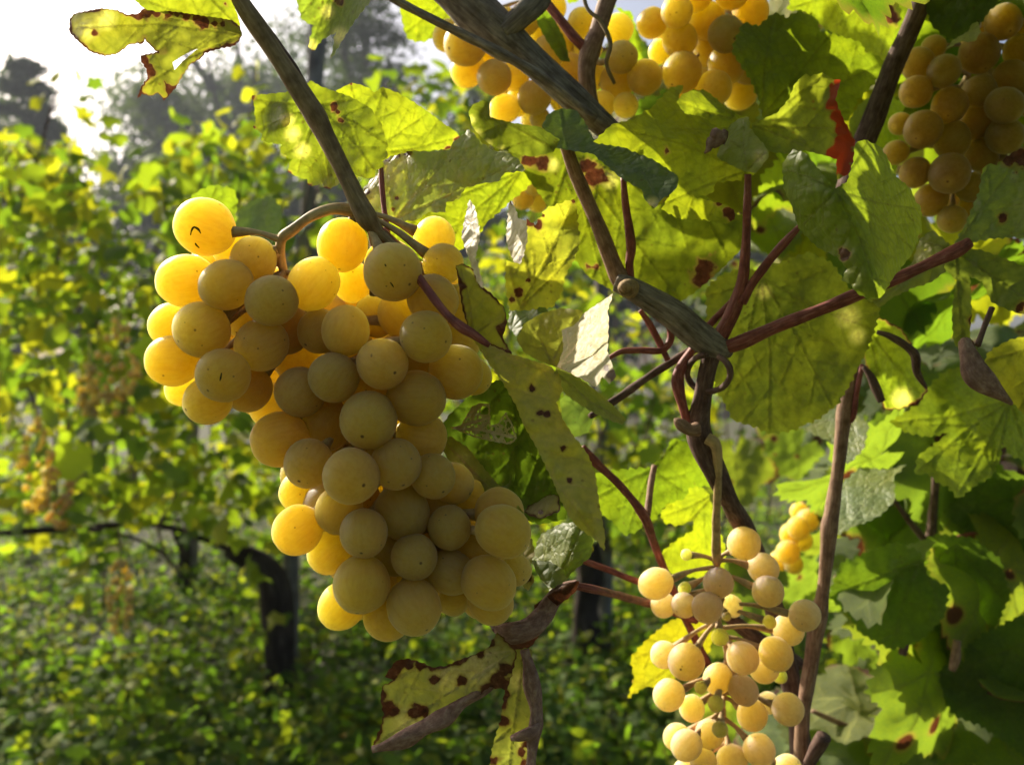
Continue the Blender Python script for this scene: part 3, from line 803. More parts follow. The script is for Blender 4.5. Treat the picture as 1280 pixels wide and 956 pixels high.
VINE_ROW = [
 dict(label='vine with a bent dark trunk beside the leaning post, leafy to head height', px=345, base_d=2.8,
      trunk_pts=[(350, 880, 24), (348, 840, 22), (346, 780, 20), (342, 730, 20), (325, 705, 17), (300, 692, 13), (285, 685, 9)],
      arms=[([(285, 686, 2.8), (240, 668, 2.78), (190, 655, 2.78), (90, 662, 2.76), (10, 668, 2.75)], .011), ([(300, 690, 2.8), (280, 660, 2.82), (255, 652, 2.85), (190, 650, 2.85), (120, 655, 2.86)], .008)],
      regions=[(170, 210, 340, 420, 3.2), (330, 170, 470, 420, 1.6), (170, 420, 420, 600, 3.4), (190, 590, 400, 690, 1.1), (215, 140, 325, 240, 1.3), (160, 185, 240, 260, .7), (285, 700, 350, 830, .28), (110, 300, 190, 470, .9)],
      n_leaf=298, n_stuff=900, seed=61),
 dict(label='vine at the left edge with a long dark cane and hanging bunches', px=-40, base_d=2.75,
      trunk_pts=[(-70, 880, 22), (-68, 800, 19), (-66, 740, 18), (-50, 690, 14), (-20, 668, 9)],
      arms=[([(-20, 668, 2.75), (60, 660, 2.74), (150, 668, 2.74), (200, 690, 2.74), (235, 730, 2.75)], .008)],
      regions=[(-60, 260, 120, 420, 3), (-60, 420, 190, 640, 3.6), (-60, 165, 95, 270, 2.0), (0, 600, 170, 690, .6), (60, 660, 130, 760, .14)],
      n_leaf=298, n_stuff=850, seed=62),
 dict(label='vine with a dark trunk below the hanging strap-shaped leaf, mostly hidden', px=735, base_d=3.05,
      trunk_pts=[(738, 850, 20), (733, 800, 19), (731, 760, 17), (738, 720, 16), (735, 680, 12)],
      arms=[([(735, 690, 3.05), (690, 660, 3.05), (600, 655, 3.05)], .01), ([(736, 685, 3.05), (790, 660, 3.05), (880, 655, 3.05)], .01)],
      regions=[(460, 60, 640, 250, 2), (470, 250, 760, 480, 3), (640, 450, 900, 690, 4.2), (520, 130, 620, 200, .5)],
      n_leaf=298, n_stuff=950, seed=63, yellow=.35),
 dict(label='farther vine with a thin dark trunk, left of the bent trunk', px=232, base_d=4.3,
      trunk_pts=[(230, 750, 9), (229, 715, 9), (231, 690, 8), (220, 660, 6)],
      arms=[([(221, 662, 4.3), (150, 650, 4.3)], .012)],
      regions=[(-40, 330, 220, 650, 3), (200, 330, 480, 650, 3)], n_leaf=200, n_stuff=1200, seed=64, drange=.4),
 dict(label='farther vine filling the gap low in the centre', px=640, base_d=4.6,
      trunk_pts=[(632, 740, 8), (630, 700, 8), (634, 665, 6)],
      arms=[([(634, 668, 4.6), (560, 655, 4.6)], .012)],
      regions=[(450, 330, 700, 650, 3), (680, 330, 960, 650, 3)], n_leaf=200, n_stuff=1200, seed=65, drange=.4),
]
for v in VINE_ROW: far_vine(**v)

def added_unseen_row():
    """unseen vine row added behind the camera to hold back sky light from the front"""
    for k, x0 in enumerate((-2.6, -1.5, -.4, .7, 1.8, 2.9)):
        r = np.random.default_rng(200+k)
        root = empty('grapevine', (x0, -1.15, 0), 'unseen vine added behind the camera to hold back sky light, %s' % ('far left', 'left', 'just left of the camera', 'just right of the camera', 'right', 'far right')[k], 'grapevine', 'unseen vines added behind the camera')
        tp = [(0, 0, -.05), (.03, 0, .25), (-.02, .02, .5), (.15, 0, .62), (.5, 0, .66)]
        link(bpy.data.objects.new('trunk', tube_mesh('trunk', [(tp, [.05, .045, .04, .02, .01])], M_TRUNK, 5, 10, .1, k)), root)
        n = 620
        pos = np.column_stack([r.uniform(-.6, .6, n), r.normal(0, .13, n), r.uniform(.5, 2.35, n)])
        nr = r.normal(0, .6, (n, 3))+np.array([0, .4, .4]); tt = r.normal(0, .5, (n, 3))+np.array([0, 0, -.8])
        Mx = np.concatenate([rot_frames(nr, tt, r.uniform(.05, .075, n)), pos[:, :, None]], 2)
        cols = np.array([(*rand_green(r, .25), .8) for _ in range(n)])
        so = link(bpy.data.objects.new('foliage', merged('foliage', LOBE_V, LOBE_F, Mx, cols, M_STUFF)), root); so['kind'] = 'stuff'
added_unseen_row()

def sky_sprays():
    """single shoots standing up above the row against the sky"""
    specs = [('thin shoot with drooping leaves against the white sky, upper left', [(30, 260), (55, 170), (75, 110), (110, 95)], [(45, 100), (75, 92), (100, 95), (118, 100), (112, 120), (108, 140), (48, 125), (30, 160)]),
             ('short leafy shoot at the edge of the gap of sky', [(70, 330), (90, 250), (115, 185), (140, 150)], [(108, 148), (125, 150), (140, 148), (60, 205), (85, 215), (100, 230), (78, 190), (40, 200), (20, 190), (10, 215), (55, 225), (30, 240), (70, 250), (95, 262), (15, 165)]),
             ('upright shoot with yellow leaves in front of the hazy tree', [(290, 330), (300, 230), (312, 150), (320, 80)], [(300, 90), (322, 85), (312, 120), (325, 140), (300, 150), (285, 175), (255, 155), (235, 165), (265, 185), (310, 175), (140, 175), (130, 195), (280, 140), (262, 170), (242, 190), (330, 110), (318, 195), (292, 205), (272, 215)]),
             ('leafy shoots rising beside the top grape of the large bunch', [(215, 330), (205, 250), (190, 210)], [(190, 205), (170, 185), (205, 200), (160, 230), (215, 215), (235, 230), (180, 250), (148, 170), (160, 265), (195, 240), (225, 250), (240, 205), (215, 185), (175, 215)])]
    for i, (lab, pts, lv) in enumerate(specs):
        r = np.random.default_rng(80+i); d = 2.7
        root = empty('vine_shoot', P(*pts[0], d), lab, 'vine shoot', 'shoots above the row behind')
        q = [tuple(P(x, y, d)) for x, y in pts]
        link(bpy.data.objects.new('stem', tube_mesh('stem', [(q, list(np.linspace(.0045, .0018, len(q))))], M_DARK, 6, 7, .05, i, 0, root.location)), root)
        for x, y in lv:
            place_leaf(root, LO[int(r.integers(len(LO)))], P(x, y, d+r.normal(0, .06)), r.uniform(.032, .048), Vector(r.normal(0, .4, 3))+Vector((.1, -.6, .4)), Vector(r.normal(0, .5, 3))+Vector((0, 0, -.9)), rand_green(r, .5), 1.0)
sky_sprays()

# posts, wire
def post(label, pts, depth, seed):
    q = [P(x, y, depth) for x, y, w in pts]
    root_loc = q[0]
    me = tube_mesh('wooden_post', [([tuple(v) for v in q], [w*depth/F for x, y, w in pts])], M_POST, 8, 14, .04, seed, .02, root_loc)
    o = link(bpy.data.objects.new('wooden_post', me)); o.location = root_loc
    tag(o, label, 'post', 'vineyard posts')
post('leaning weathered grey post behind the bent vine trunk', [(363, 880, 11), (364, 700, 11), (380, 400, 11), (396, 60, 11), (397, 38, 11)], 3.05, 4)
post('small grey post beside the farther thin trunk', [(241, 752, 7), (241, 600, 7), (240, 420, 7)], 4.4, 5)
post('grey post beside the dark trunk in the gap right of centre', [(757, 815, 9), (756, 600, 9), (752, 330, 9)], 3.2, 6)
def wire(label, y, depth):
    q = [P(-900, y, depth), P(-100, y+2, depth), P(640, y, depth), P(1500, y-2, depth)]
    o = link(bpy.data.objects.new('trellis_wire', tube_mesh('trellis_wire', [([tuple(v) for v in q], [.0015]*4)], M_POST, 6, 6, 0, 2, 0, q[0])))
    o.location = q[0]; tag(o, label, 'wire', 'wires of the next row')
wire('lower trellis wire of the row behind, at the height of the canes', 654, 2.93)
wire('upper trellis wire of the row behind, through its leaves', 330, 2.93)

# blurred bunches in the row behind
def far_bunch(label, px, y0, y1, w, depth, seed, col):
    r = np.random.default_rng(seed); top = P(px, y0, depth)
    root = empty('grape_bunch', top, label, 'grapes', 'bunches in the row behind')
    L = (y1-y0)*depth/F; W = w*depth/F; items = []
    for k in range(46):
        t = r.random()**.8; a = r.uniform(0, 6.28); rr = W*.5*math.sin(math.pi*(.15+.8*(1-t)))*r.uniform(.5, 1)
        p = top+Vector((math.cos(a)*rr, math.sin(a)*rr, -L*t)); R = .0085*r.uniform(.85, 1.1)
        o = bpy.data.objects.new('grape', BERRY_LO[k % 2]); C.objects.link(o); o.parent = root
        o.matrix_local = Matrix.Translation(p-root.location) @ Matrix.Diagonal((R, R, R, 1)); o.color = (*(np.array(col)*r.uniform(.6, .9)), .8)
        items.append(p)
    q = [tuple(top+Vector((0, 0, .06))), tuple(top), tuple(top+Vector((0, 0, -L*.6)))]
    link(bpy.data.objects.new('stalk', tube_mesh('stalk', [(q, [.002, .002, .001])], M_STALK, 4, 6, .05, seed, 0, root.location)), root)
far_bunch('blurred golden bunch just left of the large bunch, in the row behind', 150, 395, 520, 56, 2.2, 1, (.72, .40, .10))
far_bunch('long blurred golden bunch near the left edge', 45, 520, 640, 38, 2.2, 2, (.74, .46, .12))
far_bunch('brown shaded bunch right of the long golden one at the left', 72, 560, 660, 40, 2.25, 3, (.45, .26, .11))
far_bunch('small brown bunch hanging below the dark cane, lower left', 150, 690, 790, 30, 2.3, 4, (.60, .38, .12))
far_bunch('small orange bunch left of the bent trunk, under the leaves', 112, 455, 520, 30, 2.2, 5, (.75, .48, .10))

def dandelion():
    d = H*F/(920-478)*.985; base = P(428, 935, d)
    base.z = gz(base.x, base.y)
    root = empty('dandelion', base, 'single yellow flower in the weeds at the bottom', 'flower')
    top = P(428, 921, d)
    link(bpy.data.objects.new('stem', tube_mesh('stem', [([tuple(base), tuple((base+top)/2), tuple(top)], [.0015]*3)], M_GREENSTALK, 3, 6, 0, 1, 0, root.location)), root)
    r = np.random.default_rng(2); V, Fc = [], []
    for k in range(60):
        a = r.uniform(0, 6.28); e = r.uniform(.1, 1.2); L = .017*r.uniform(.7, 1.1); u = Vector((math.cos(a)*math.cos(e), math.sin(a)*math.cos(e), math.sin(e))); s = Vector((-math.sin(a), math.cos(a), 0))*.002
        i = len(V); V += [tuple(top-root.location-s), tuple(top-root.location+s), tuple(top-root.location+u*L+s), tuple(top-root.location+u*L-s)]; Fc.append((i, i+1, i+2, i+3))
    link(bpy.data.objects.new('petals', mesh_np('petals', V, Fc, True, M_PETAL)), root)
dandelion()

# ================================================================== THE NEAR VINE
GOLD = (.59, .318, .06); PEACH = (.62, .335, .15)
vine = empty('grapevine', P(1000, 1400, .42), 'near grapevine with old grey cane, large leaves and withered leaf edges', 'grapevine')
vine.location.z = 0

# --- bunches in the foreground -------------------------------------------------
MAIN = [ # x, y, radius, layer (0 nearest)
 (256,284,36,1),(233,351,33,1),(283,356,31.5,0),(252,412,35.5,0),(214,407,28,1.6),(317,325,29,.6),(340,376,32,0),(392,355,31.5,0),(428,306,32,.8),(327,431,33,.3),
 (291,309,26,2.2),(306,396,26,2.2),(400,414,28,.8),(432,413,30,.2),(361,412,28,1.6),(440,352,25,2),
 (216,451,32,.7),(279,469,34,0),(311,486,29,1),(260,501,30,.8),(230,486,22,2),(350,549,35,.6),(341,507,28,2),(372,447,31,1.6),(375,490,32,.5),(417,472,32,0),(386,579,31,.1),
 (376,614,26,1.6),(409,530,32,.5),(439,595,35.5,-.4),(410,633,31,1.0),(402,572,28,1.3),(478,455,32,-.5),(520,498,35,-.2),(461,525,36,-.6),(495,580,32,-.1),(532,421,33,-.2),
 (570,465,35,.7),(590,470,24,1.6),(527,546,32,.6),(541,595,28,.4),(567,604,26,1),(503,640,34,.3),(624,640,31,.4),(372,662,31,.6),(424,637,29,.5),(455,666,30,-.4),(411,691,27,.9),
 (452,730,36,-.6),(428,756,29,.5),(518,696,29,-.5),(517,758,34,-.3),(485,770,31,.5),(562,659,27,.1),(490,690,28,.8),(563,715,28,.1),(598,687,27,.5),(629,664,33,.2),(611,728,33,.1),
 (613,752,28,.8),(645,712,20,1.2),(567,750,20,1.6),(595,625,26,1.2),(491,340,37,-.2),(543,297,26,1.3),(554,330,26,.7),(541,375,32,.3),(573,383,28,1.0),(500,395,27,1.6),(512,453,28,1.5),(470,560,27,1.4),(545,640,26,1.3),(470,395,26,2.0),(575,425,24,1.8),(535,720,26,1.3),(580,640,24,1.5),
]
main_spine = [(446,264,.270),(418,261,.268),(388,271,.267),(366,287,.268),(352,300,.270),(352,330,.275),(372,380,.279),(410,440,.280),(440,510,.280),(475,580,.280),(510,650,.280),(535,710,.280)]
bunch('large sunlit golden grape bunch hanging left of centre', MAIN, .2640, .0085, main_spine, GOLD, fill=85, fill_r=.0080, seed=3, thick=.0019, fill_x=235, tight=.68)

def skin_marks(root, label, marks, k, mat):
    """thin russet scratches lying on the skin of one berry"""
    c, R = BUNCH_WORLD[label][k]; eye = Vector((0, 0, H)); strands = []
    for line, w in marks:
        pts = []
        for x, y in line:
            dv = (P(x, y, 1.0)-eye).normalized(); b = dv.dot(c-eye); h2 = (c-eye).length_squared-b*b
            t = b-math.sqrt(max(R*R*1.05-h2, 0)); pts.append(tuple(eye+dv*t))
        strands.append((pts, [w*.5]+[w]*(len(pts)-2)+[w*.5]))
    o = link(bpy.data.objects.new('russet_scar', tube_mesh('russet_scar', strands, mat, 4, 6, .1, 1, 0, root.location)), root); o['label'] = 'dark russet scratches on one grape'
_lab = 'large sunlit golden grape bunch hanging left of centre'
_root = [o for o in C.objects if o.get('label') == _lab][0]
skin_marks(_root, _lab, [([(238,294),(240,287),(243,284),(248,287),(251,292)], .0003), ([(244,304),(246,307),(249,310)], .0003)], 0, M_TRUNK)
skin_marks(_root, _lab, [([(277,466),(276,471),(275,476)], .0003)], 17, M_TRUNK)
skin_marks(_root, _lab, [([(488,353),(490,356),(492,359)], .00025), ([(481,330),(482,332),(483,333)], .0002)], 63, M_TRUNK)

SMALL = [(930,679,21,0),(954,710,19,.3),(960,739,20,.2),(820,729,20,0),(829,756,16,.8),(855,756,16,.3),(898,728,19,.1),(884,759,19.5,0),(915,757,13,1),(1006,769,20,0),(985,787,19,.4),
 (970,817,20.5,.4),(928,822,20,0),(955,835,19,.6),(858,827,23,0),(830,818,17,.7),(836,868,19.5,0),(897,848,18,.5),(929,862,18,.2),(865,885,16,.3),(940,893,19,.4),(985,886,20,0),(960,878,14,1.2),
 (887,917,18,.5),(846,921,17,.6),(858,931,19,0),(949,937,20,0),(915,952,20,.3),(879,951,17,.5),(858,965,17,.6),(985,960,17,1),
 (858,693,7,0),(900,796,11,-.5),(962,777,8,0),(895,879,10,-.7),(900,911,10,-.7),(876,859,8,-.2),(856,735,8,.6),(975,845,9,.8),(908,770,6,.4)]
small_spine = [(896,700,.372),(895,735,.374),(898,775,.376),(908,815,.378),(904,860,.378),(906,905,.378),(908,975,.380)]
bunch('small loose peach coloured bunch with tiny green berries, lower right', SMALL, .366, .009, small_spine, PEACH, fill=0, seed=5, thick=.0015, green=tuple(range(31, 40)), bloom=1.1)

TOP = [(562,45,20,1),(582,55,27,0),(585,88,21,.5),(618,97,22,.3),(655,25,20,.4),(678,42,17,1.2),(642,95,19,.7),(631,136,18,.3),(668,122,21,0),(648,128,17,.8),(675,148,13,.8),(685,67,20,.2),(712,90,22,.5),
 (727,28,18,.6),(773,36,18,.6),(777,72,20,.3),(772,102,22,.4),(753,130,16,.5),(782,132,16,.3),(607,62,21,1),(662,150,11,1.2),(700,50,18,1.4),(740,95,18,1.3),(630,30,20,1.2),(735,60,18,1.6),(705,125,18,1),(600,20,20,1.5),(690,10,18,1.5)]
bunch('golden bunch behind the thick grey cane at the top', TOP, .415, .011, [(668,-45,.43),(670,-10,.435),(672,30,.44),(680,80,.44),(690,130,.44)], GOLD, fill=6, seed=6, thick=.002)
TOP2 = [(806,97,22,0),(853,91,25,.1),(850,50,22,.2),(815,29,19,.4),(846,15,20,0),(826,65,15,1),(893,110,22,0),(908,43,23,.2),(883,26,24,.4),(886,62,22,.7),(908,82,22,.6),(938,14,22,.5),(930,50,20,.9),(935,85,20,1),(870,-8,22,.3),(915,-10,22,.3),(860,125,20,.9),(925,118,20,1.2)]
bunch('shaded bunch at the top, left of the upright green leaf', TOP2, .415, .010, [(872,-60,.43),(875,-20,.435),(880,30,.438),(885,85,.438)], (.40, .24, .04), fill=6, seed=7, thick=.002)  # same grapes as the golden bunch, shade mixed into a darker colour
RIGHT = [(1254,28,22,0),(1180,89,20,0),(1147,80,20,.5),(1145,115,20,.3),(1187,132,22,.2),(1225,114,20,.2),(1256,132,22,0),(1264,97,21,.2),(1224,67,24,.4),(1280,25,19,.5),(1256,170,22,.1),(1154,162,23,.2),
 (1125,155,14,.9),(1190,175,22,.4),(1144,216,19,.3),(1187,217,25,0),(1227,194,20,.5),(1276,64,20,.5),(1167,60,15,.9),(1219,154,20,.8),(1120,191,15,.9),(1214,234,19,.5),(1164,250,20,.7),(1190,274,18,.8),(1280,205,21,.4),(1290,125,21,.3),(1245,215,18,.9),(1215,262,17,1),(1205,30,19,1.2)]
bunch('dark shaded bunch in the upper right corner', RIGHT, .400, .010, [(1222,-40,.42),(1222,0,.422),(1215,60,.425),(1205,130,.425),(1195,210,.425),(1190,250,.425)], (.24, .155, .03), fill=14, seed=8, thick=.002)  # grape colour darkened to carry the deep shade of this corner
PEEK = [(668,231,14,0),(654,246,15,.2),(684,226,15,.6),(672,252,14,.8)]
bunch('two grapes peeping through between the leaves in the middle', PEEK, .47, .012, [(672,205,.49),(672,225,.49),(668,245,.49)], GOLD, seed=9, thick=.0015)
BACK = [(985,690,15,0),(998,660,14,.2),(1010,650,14,.3),(988,668,13,.5),(975,700,13,.8),(1000,640,12,.8),(1003,676,13,.7),(992,705,12,.6)]
bunch('little golden bunch behind the upright brown cane', BACK, .62, .012, [(1005,620,.64),(1000,650,.64),(990,690,.64)], GOLD, seed=10, thick=.0015)

# --- canes, petioles, tendrils -------------------------------------------------
T = lambda name, pts, mat, **k: px_tube(name, pts, mat, vine, **k)
T('cane', [(288,-30,.262,10.6),(300,0,.262,10.6),(330,45,.263,11.4),(360,92,.264,11.4),(384,128,.265,14.1),(396,147,.265,15.0),(408,172,.265,11.4),(428,212,.265,10.6),(448,252,.265,11.4),(459,272,.265,13.2),(467,284,.266,10.6),(480,297,.267,7.9),(500,315,.268,6.2)], M_OLIVE, sides=14, label='olive brown cane crossing in front of the leaf at the upper left')
T('dried_petiole', [(318,15,.270,4),(345,55,.270,6),(372,98,.268,8),(392,135,.266,8)], M_DARK, sides=8)
T('petiole', [(472,288,.266,8),(490,305,.272,7),(525,350,.256,5.5),(556,390,.250,5.5),(575,408,.249,6.5),(592,418,.2485,6),(612,432,.2485,3)], M_RED, sides=10, label='red petiole in front of the right grapes of the large bunch')
T('petiole', [(476,205,.284,3.2),(478,240,.282,3.4),(482,275,.279,3.6),(486,305,.277,4)], M_RED, sides=8)
T('spur', [(462,280,.272,6),(470,310,.276,7),(468,350,.280,7),(470,400,.284,6)], M_OLIVE, sides=10)
old = T('old_cane', [(520,-40,.352,21.6),(560,-14,.352,22.5),(600,20,.352,24.3),(632,48,.352,24.3),(655,66,.352,19.8),(700,108,.352,18.0),(735,140,.353,16.2),(765,166,.356,15.3),(800,195,.362,13.5)], M_GREY, sides=22, wob=.07, ridge=.045, label='thick grey old cane with furrowed bark')
T('knot', [(632,40,.348,14),(652,22,.346,15),(668,6,.348,14),(676,-12,.352,12),(680,-40,.356,12)], M_GREY, sides=14, wob=.12, ridge=.06, sub=old)
T('thin_cane', [(470,-14,.342,5),(520,14,.342,5.5),(580,44,.342,6),(640,74,.342,6.5),(690,106,.343,7),(745,150,.345,6)], M_GREY, sides=10, label='thin straight grey cane beside the old one')
T('cane', [(775,-30,.376,12),(760,0,.375,11),(748,38,.374,10),(738,62,.373,13),(733,85,.373,11),(735,110,.374,10),(745,150,.378,9)], M_CANE, sides=12)
T('petiole', [(668,-15,.372,5),(695,18,.372,5.5),(715,44,.372,6.5),(732,62,.373,7)], M_RED, sides=9)
T('tendril', [(728,-10,.368,2.5),(735,12,.366,2.5),(752,28,.364,3),(763,55,.364,3),(758,80,.366,2.6),(768,105,.37,2.2)], M_OLIVE, sides=7)
T('cane', [(706,178,.330,9),(716,208,.332,8.5),(732,245,.334,8.5),(750,288,.335,9.5),(764,324,.336,11),(774,346,.337,13),(784,358,.338,12)], M_CANE, sides=12, label='short greyish stem under the blue green leaf')
T('petiole', [(779,222,.331,4),(782,255,.332,4.5),(787,292,.333,6),(789,312,.334,7),(787,330,.335,5),(788,352,.336,5)], M_RED, sides=9)
stub = T('cane', [(770,354,.334,12),(786,360,.333,15),(815,376,.333,16),(845,395,.334,17),(872,418,.335,18),(893,432,.336,18),(912,438,.338,10)], M_GREY, sides=16, wob=.06, ridge=.02, label='stub of grey cane with a cut end')
T('cut_end', [(783,362,.324,1),(783,361,.3242,11),(787,360,.330,13)], M_CUT, sides=14, sub=stub)
down = T('cane', [(893,428,.337,14),(884,462,.338,11),(878,500,.340,10.5),(873,535,.342,15),(880,560,.343,17),(895,592,.346,14),(915,632,.362,12.5),(936,672,.385,12),(957,725,.405,11.5),(975,790,.412,12),(988,850,.416,12),(998,910,.418,13),(1003,985,.42,13)], M_DARK, sides=14, wob=.06, label='dark brown cane running down behind the small bunch')
T('bud', [(872,536,.335,10),(862,537,.334,8),(852,531,.334,8),(846,526,.334,5),(843,523,.334,1)], M_CANE, sides=9, sub=down)
T('peduncle', [(884,548,.338,8),(893,554,.337,8),(897,570,.338,6),(897,610,.345,5.2),(895,660,.358,5.2),(896,702,.371,6.5)], M_STALK, sides=10, label='thin orange brown stalk that carries the small bunch')
T('petiole', [(935,218,.322,4.5),(934,265,.324,5),(932,310,.327,6),(928,352,.330,8),(918,385,.333,9),(903,415,.336,10),(894,432,.338,9)], M_RED, sides=10, label='upright red petiole above the knot')
T('petiole', [(1001,281,.322,3.5),(985,299,.323,5),(962,325,.325,5.5),(942,352,.328,6),(926,378,.331,7)], M_RED, sides=9)
T('petiole', [(940,352,.340,4),(915,378,.341,4.5),(885,408,.342,4.5),(865,438,.342,5),(850,462,.341,7),(847,478,.341,8),(853,505,.341,6.5),(862,535,.342,6)], M_RED, sides=9)
T('shoot', [(893,438,.338,9),(920,430,.334,9),(960,413,.330,8),(1010,393,.325,8),(1065,371,.320,8),(1120,348,.318,7.5),(1165,328,.318,7.5),(1195,314,.318,9),(1212,303,.318,7)], M_RED, sides=12, label='long reddish shoot running from the knot to the right')
ring = [(886+27*math.cos(a), 466+23*math.sin(a), .332+.012*math.sin(a-1.2), 4) for a in np.linspace(-1.1, 4.6, 15)]
T('tendril', ring, M_DARK, sides=8, label='tendril curled round the cane below the knot')
T('tendril', [(762,447,.340,3),(778,439,.340,3.5),(800,438,.340,4),(826,438,.341,4.5),(838,425,.341,4.5),(836,408,.340,4),(822,397,.338,4)], M_RED, sides=8)
T('petiole', [(800,388,.340,3.5),(812,405,.341,4),(824,428,.342,4.5),(835,450,.343,4)], M_RED, sides=8)
T('petiole', [(880,430,.345,6),(850,446,.345,5),(815,468,.345,5),(785,489,.343,5),(760,506,.340,5),(738,520,.335,4)], M_DARK, sides=9)
T('cane', [(1072,445,.402,4.3),(1064,470,.402,7.7),(1058,500,.402,8.6),(1055,522,.402,10.3),(1052,545,.402,8.6),(1047,590,.402,8.2),(1040,640,.402,8.6),(1036,662,.402,10.8),(1034,690,.402,8.6),(1030,730,.402,8.2),(1025,765,.402,9.5),(1019,790,.402,10.3),(1014,830,.402,8.6),(1008,865,.402,9.5),(1003,900,.402,8.6),(1000,985,.402,10.3)], M_CANE, sides=14, label='upright brown cane right of the small bunch')
T('petiole', [(1078,455,.398,3),(1071,490,.399,3.5),(1066,520,.400,4.5),(1056,528,.402,5)], M_RED, sides=8)
T('cane', [(1158,-25,.385,11),(1150,5,.385,12),(1136,42,.385,11),(1118,80,.386,13),(1105,112,.386,13),(1092,148,.387,14),(1076,188,.388,15),(1060,240,.392,14)], M_DARK, sides=14, label='dark cane leaning beside the bunch in the upper right corner')
T('petiole', [(715,731,.318,5.5),(745,737,.322,5),(780,746,.350,5),(820,757,.385,5),(870,775,.400,5)], M_RED, sides=9, label='pink petiole that holds the withered leaf')
T('petiole', [(722,698,.36,3.5),(760,712,.365,4),(800,728,.37,4)], M_RED, sides=8)
T('petiole', [(728,558,.345,4),(742,575,.346,6),(752,585,.347,5),(778,610,.350,5),(805,645,.353,6),(820,685,.372,5),(838,730,.395,5),(860,780,.405,5),(885,830,.41,5)], M_RED, sides=9)
T('petiole', [(818,582,.37,4),(813,610,.365,4),(809,645,.356,5)], M_CANE, sides=8)
T('cane', [(905,765,.41,9),(935,790,.412,9),(975,815,.415,9),(1000,830,.42,8)], M_DARK, sides=9)
T('cane', [(1008,960,.40,8),(1018,940,.395,9),(1030,920,.39,9)], M_DARK, sides=9)
T('dried_petiole', [(1096,415,.372,3),(1112,420,.37,4),(1132,432,.37,5),(1144,445,.37,6),(1146,465,.372,5),(1158,485,.375,2)], M_DARK, sides=8)
T('dried_petiole', [(1079,458,.385,3),(1088,470,.384,5),(1096,487,.384,6),(1102,502,.384,5)], M_DARK, sides=8)
T('dried_scrap', [(881,192,.312,1.5),(886,187,.311,5),(889,180,.311,7.5),(894,178,.311,6),(897,172,.311,8),(903,169,.312,5),(907,163,.312,3)], M_DRYCURL, sides=9, wob=.3, per=3)

# --- leaves, one by one ----------------------------------------------------------
G1 = (.105, .135, .022); G2 = (.075, .105, .024); YG = (.16, .17, .022); OL = (.17, .175, .055); PALE = (.30, .34, .19); BLUE = (.085, .125, .07)
L = lambda *a, **k: traced_leaf(vine, *a, **k)

L([(302,45),(294,57),(277,60),(256,66),(252,72),(237,81),(228,94),(221,107),(205,126),(202,121),(197,116),(189,120),(177,117),(172,123),(176,111),(185,98),(183,86),(176,75),(176,70),(192,67),(197,65),(189,58),(181,49),(178,55),(172,54),(161,56),(147,67),(131,70),(114,65),(99,53),(87,40),(87,24),(95,17),(127,11),(144,13),(159,19),(172,18),(181,11),(230,17),(290,26),(300,34)],
  .265, (.17,.17,.055), .68, pet=(302,44), tips=[(95,35),(175,112),(180,20)], gx=-.004, gy=.006, serr=1.2, edge_dry=2.6, step=3.5, ruffle=3, tooth=8,
  dry=[(174,20,6),(184,18,6),(196,18,5),(210,18,5),(222,18,4),(234,20,6),(246,23,7),(256,27,7),(268,29,4),(279,31,4),(118,42,5),(180,76,7),(186,84,5),(212,112,6)], pale=[(105,35,16),(130,22,14)],
  holes=[[(216,78),(228,70),(247,61),(238,69),(228,77),(218,88)]], label='withered yellow green leaf with brown torn edges against the sky', bumps=[(110,40,40,-.012)])
L([(168,0),(181,11),(205,17),(230,20),(260,26),(282,30),(300,34),(297,19),(290,2),(285,-30),(230,-40),(180,-25)],
  .262, (.17,.18,.03), .9, pet=(300,36), tips=[(180,0),(230,-35)], gx=.006, gy=.006, serr=1.0, dry=[(290,-2,4),(282,6,3)], step=4)
L([(315,120),(356,116),(375,112),(388,101),(400,108),(417,114),(439,122),(462,135),(475,152),(481,170),(485,183),(482,187),(485,194),(478,201),(480,209),(469,212),(468,222),(456,223),(439,216),(422,231),(413,236),(405,235),(403,228),(390,233),(385,231),(384,224),(372,221),(360,215),(362,204),(366,199),(351,191),(350,185),(353,181),(326,176),(328,167),(316,159),(320,153),(318,133)],
  .288, (.135,.155,.03), 1.0, pet=(398,132), tips=[(320,125),(318,165),(372,218),(412,234),(470,215),(482,180),(440,124)], gx=-.012, gy=.004, serr=1.2, bumps=[(385,225,34,.014),(355,150,14,-.008)], pale=[(360,150,8),(366,168,9),(378,188,9)],
  dry=[(315,121,4),(316,159,3),(361,216,4),(385,232,3),(407,236,3),(418,133,5),(426,150,4),(423,140,3)], label='rounded leaf crossed by the olive brown cane')
L([(420,114),(439,104),(450,106),(460,110),(468,116),(479,109),(500,118),(520,130),(535,140),(555,155),(570,165),(577,174),(562,186),(535,188),(510,190),(484,196),(470,190),(450,150)],
  .312, (.15,.165,.022), 1.15, pet=(452,195), tips=[(439,106),(480,112),(535,142),(574,172)], gx=.018, gy=-.008, serr=1.0, dry=[(572,176,5),(439,105,2),(561,186,4)], label='sunlit yellow green leaf right of the olive cane')
L([(479,202),(494,193),(514,189),(540,190),(563,187),(565,180),(577,170),(587,162),(601,178),(615,188),(633,192),(647,198),(656,213),(631,216),(622,227),(603,229),(581,235),(573,249),(557,253),(557,265),(535,265),(520,275),(490,277),(468,277),(455,262),(450,243),(462,227),(472,218)],
  .300, (.30,.33,.17), .55, pet=(494,273), tips=[(650,200),(588,164),(482,205),(565,182)], gx=-.026, gy=-.012, fold=(494,273,640,196,-.012), serr=1.5, pale=[(480,215,22),(462,245,14),(500,198,14)], dry=[(484,200,3),(496,194,4),(510,190,4),(555,185,4),(458,240,4),(496,247,3),(492,262,2.5)], curl=.003, label='pale leaf underside with a big midrib, right above the large bunch')
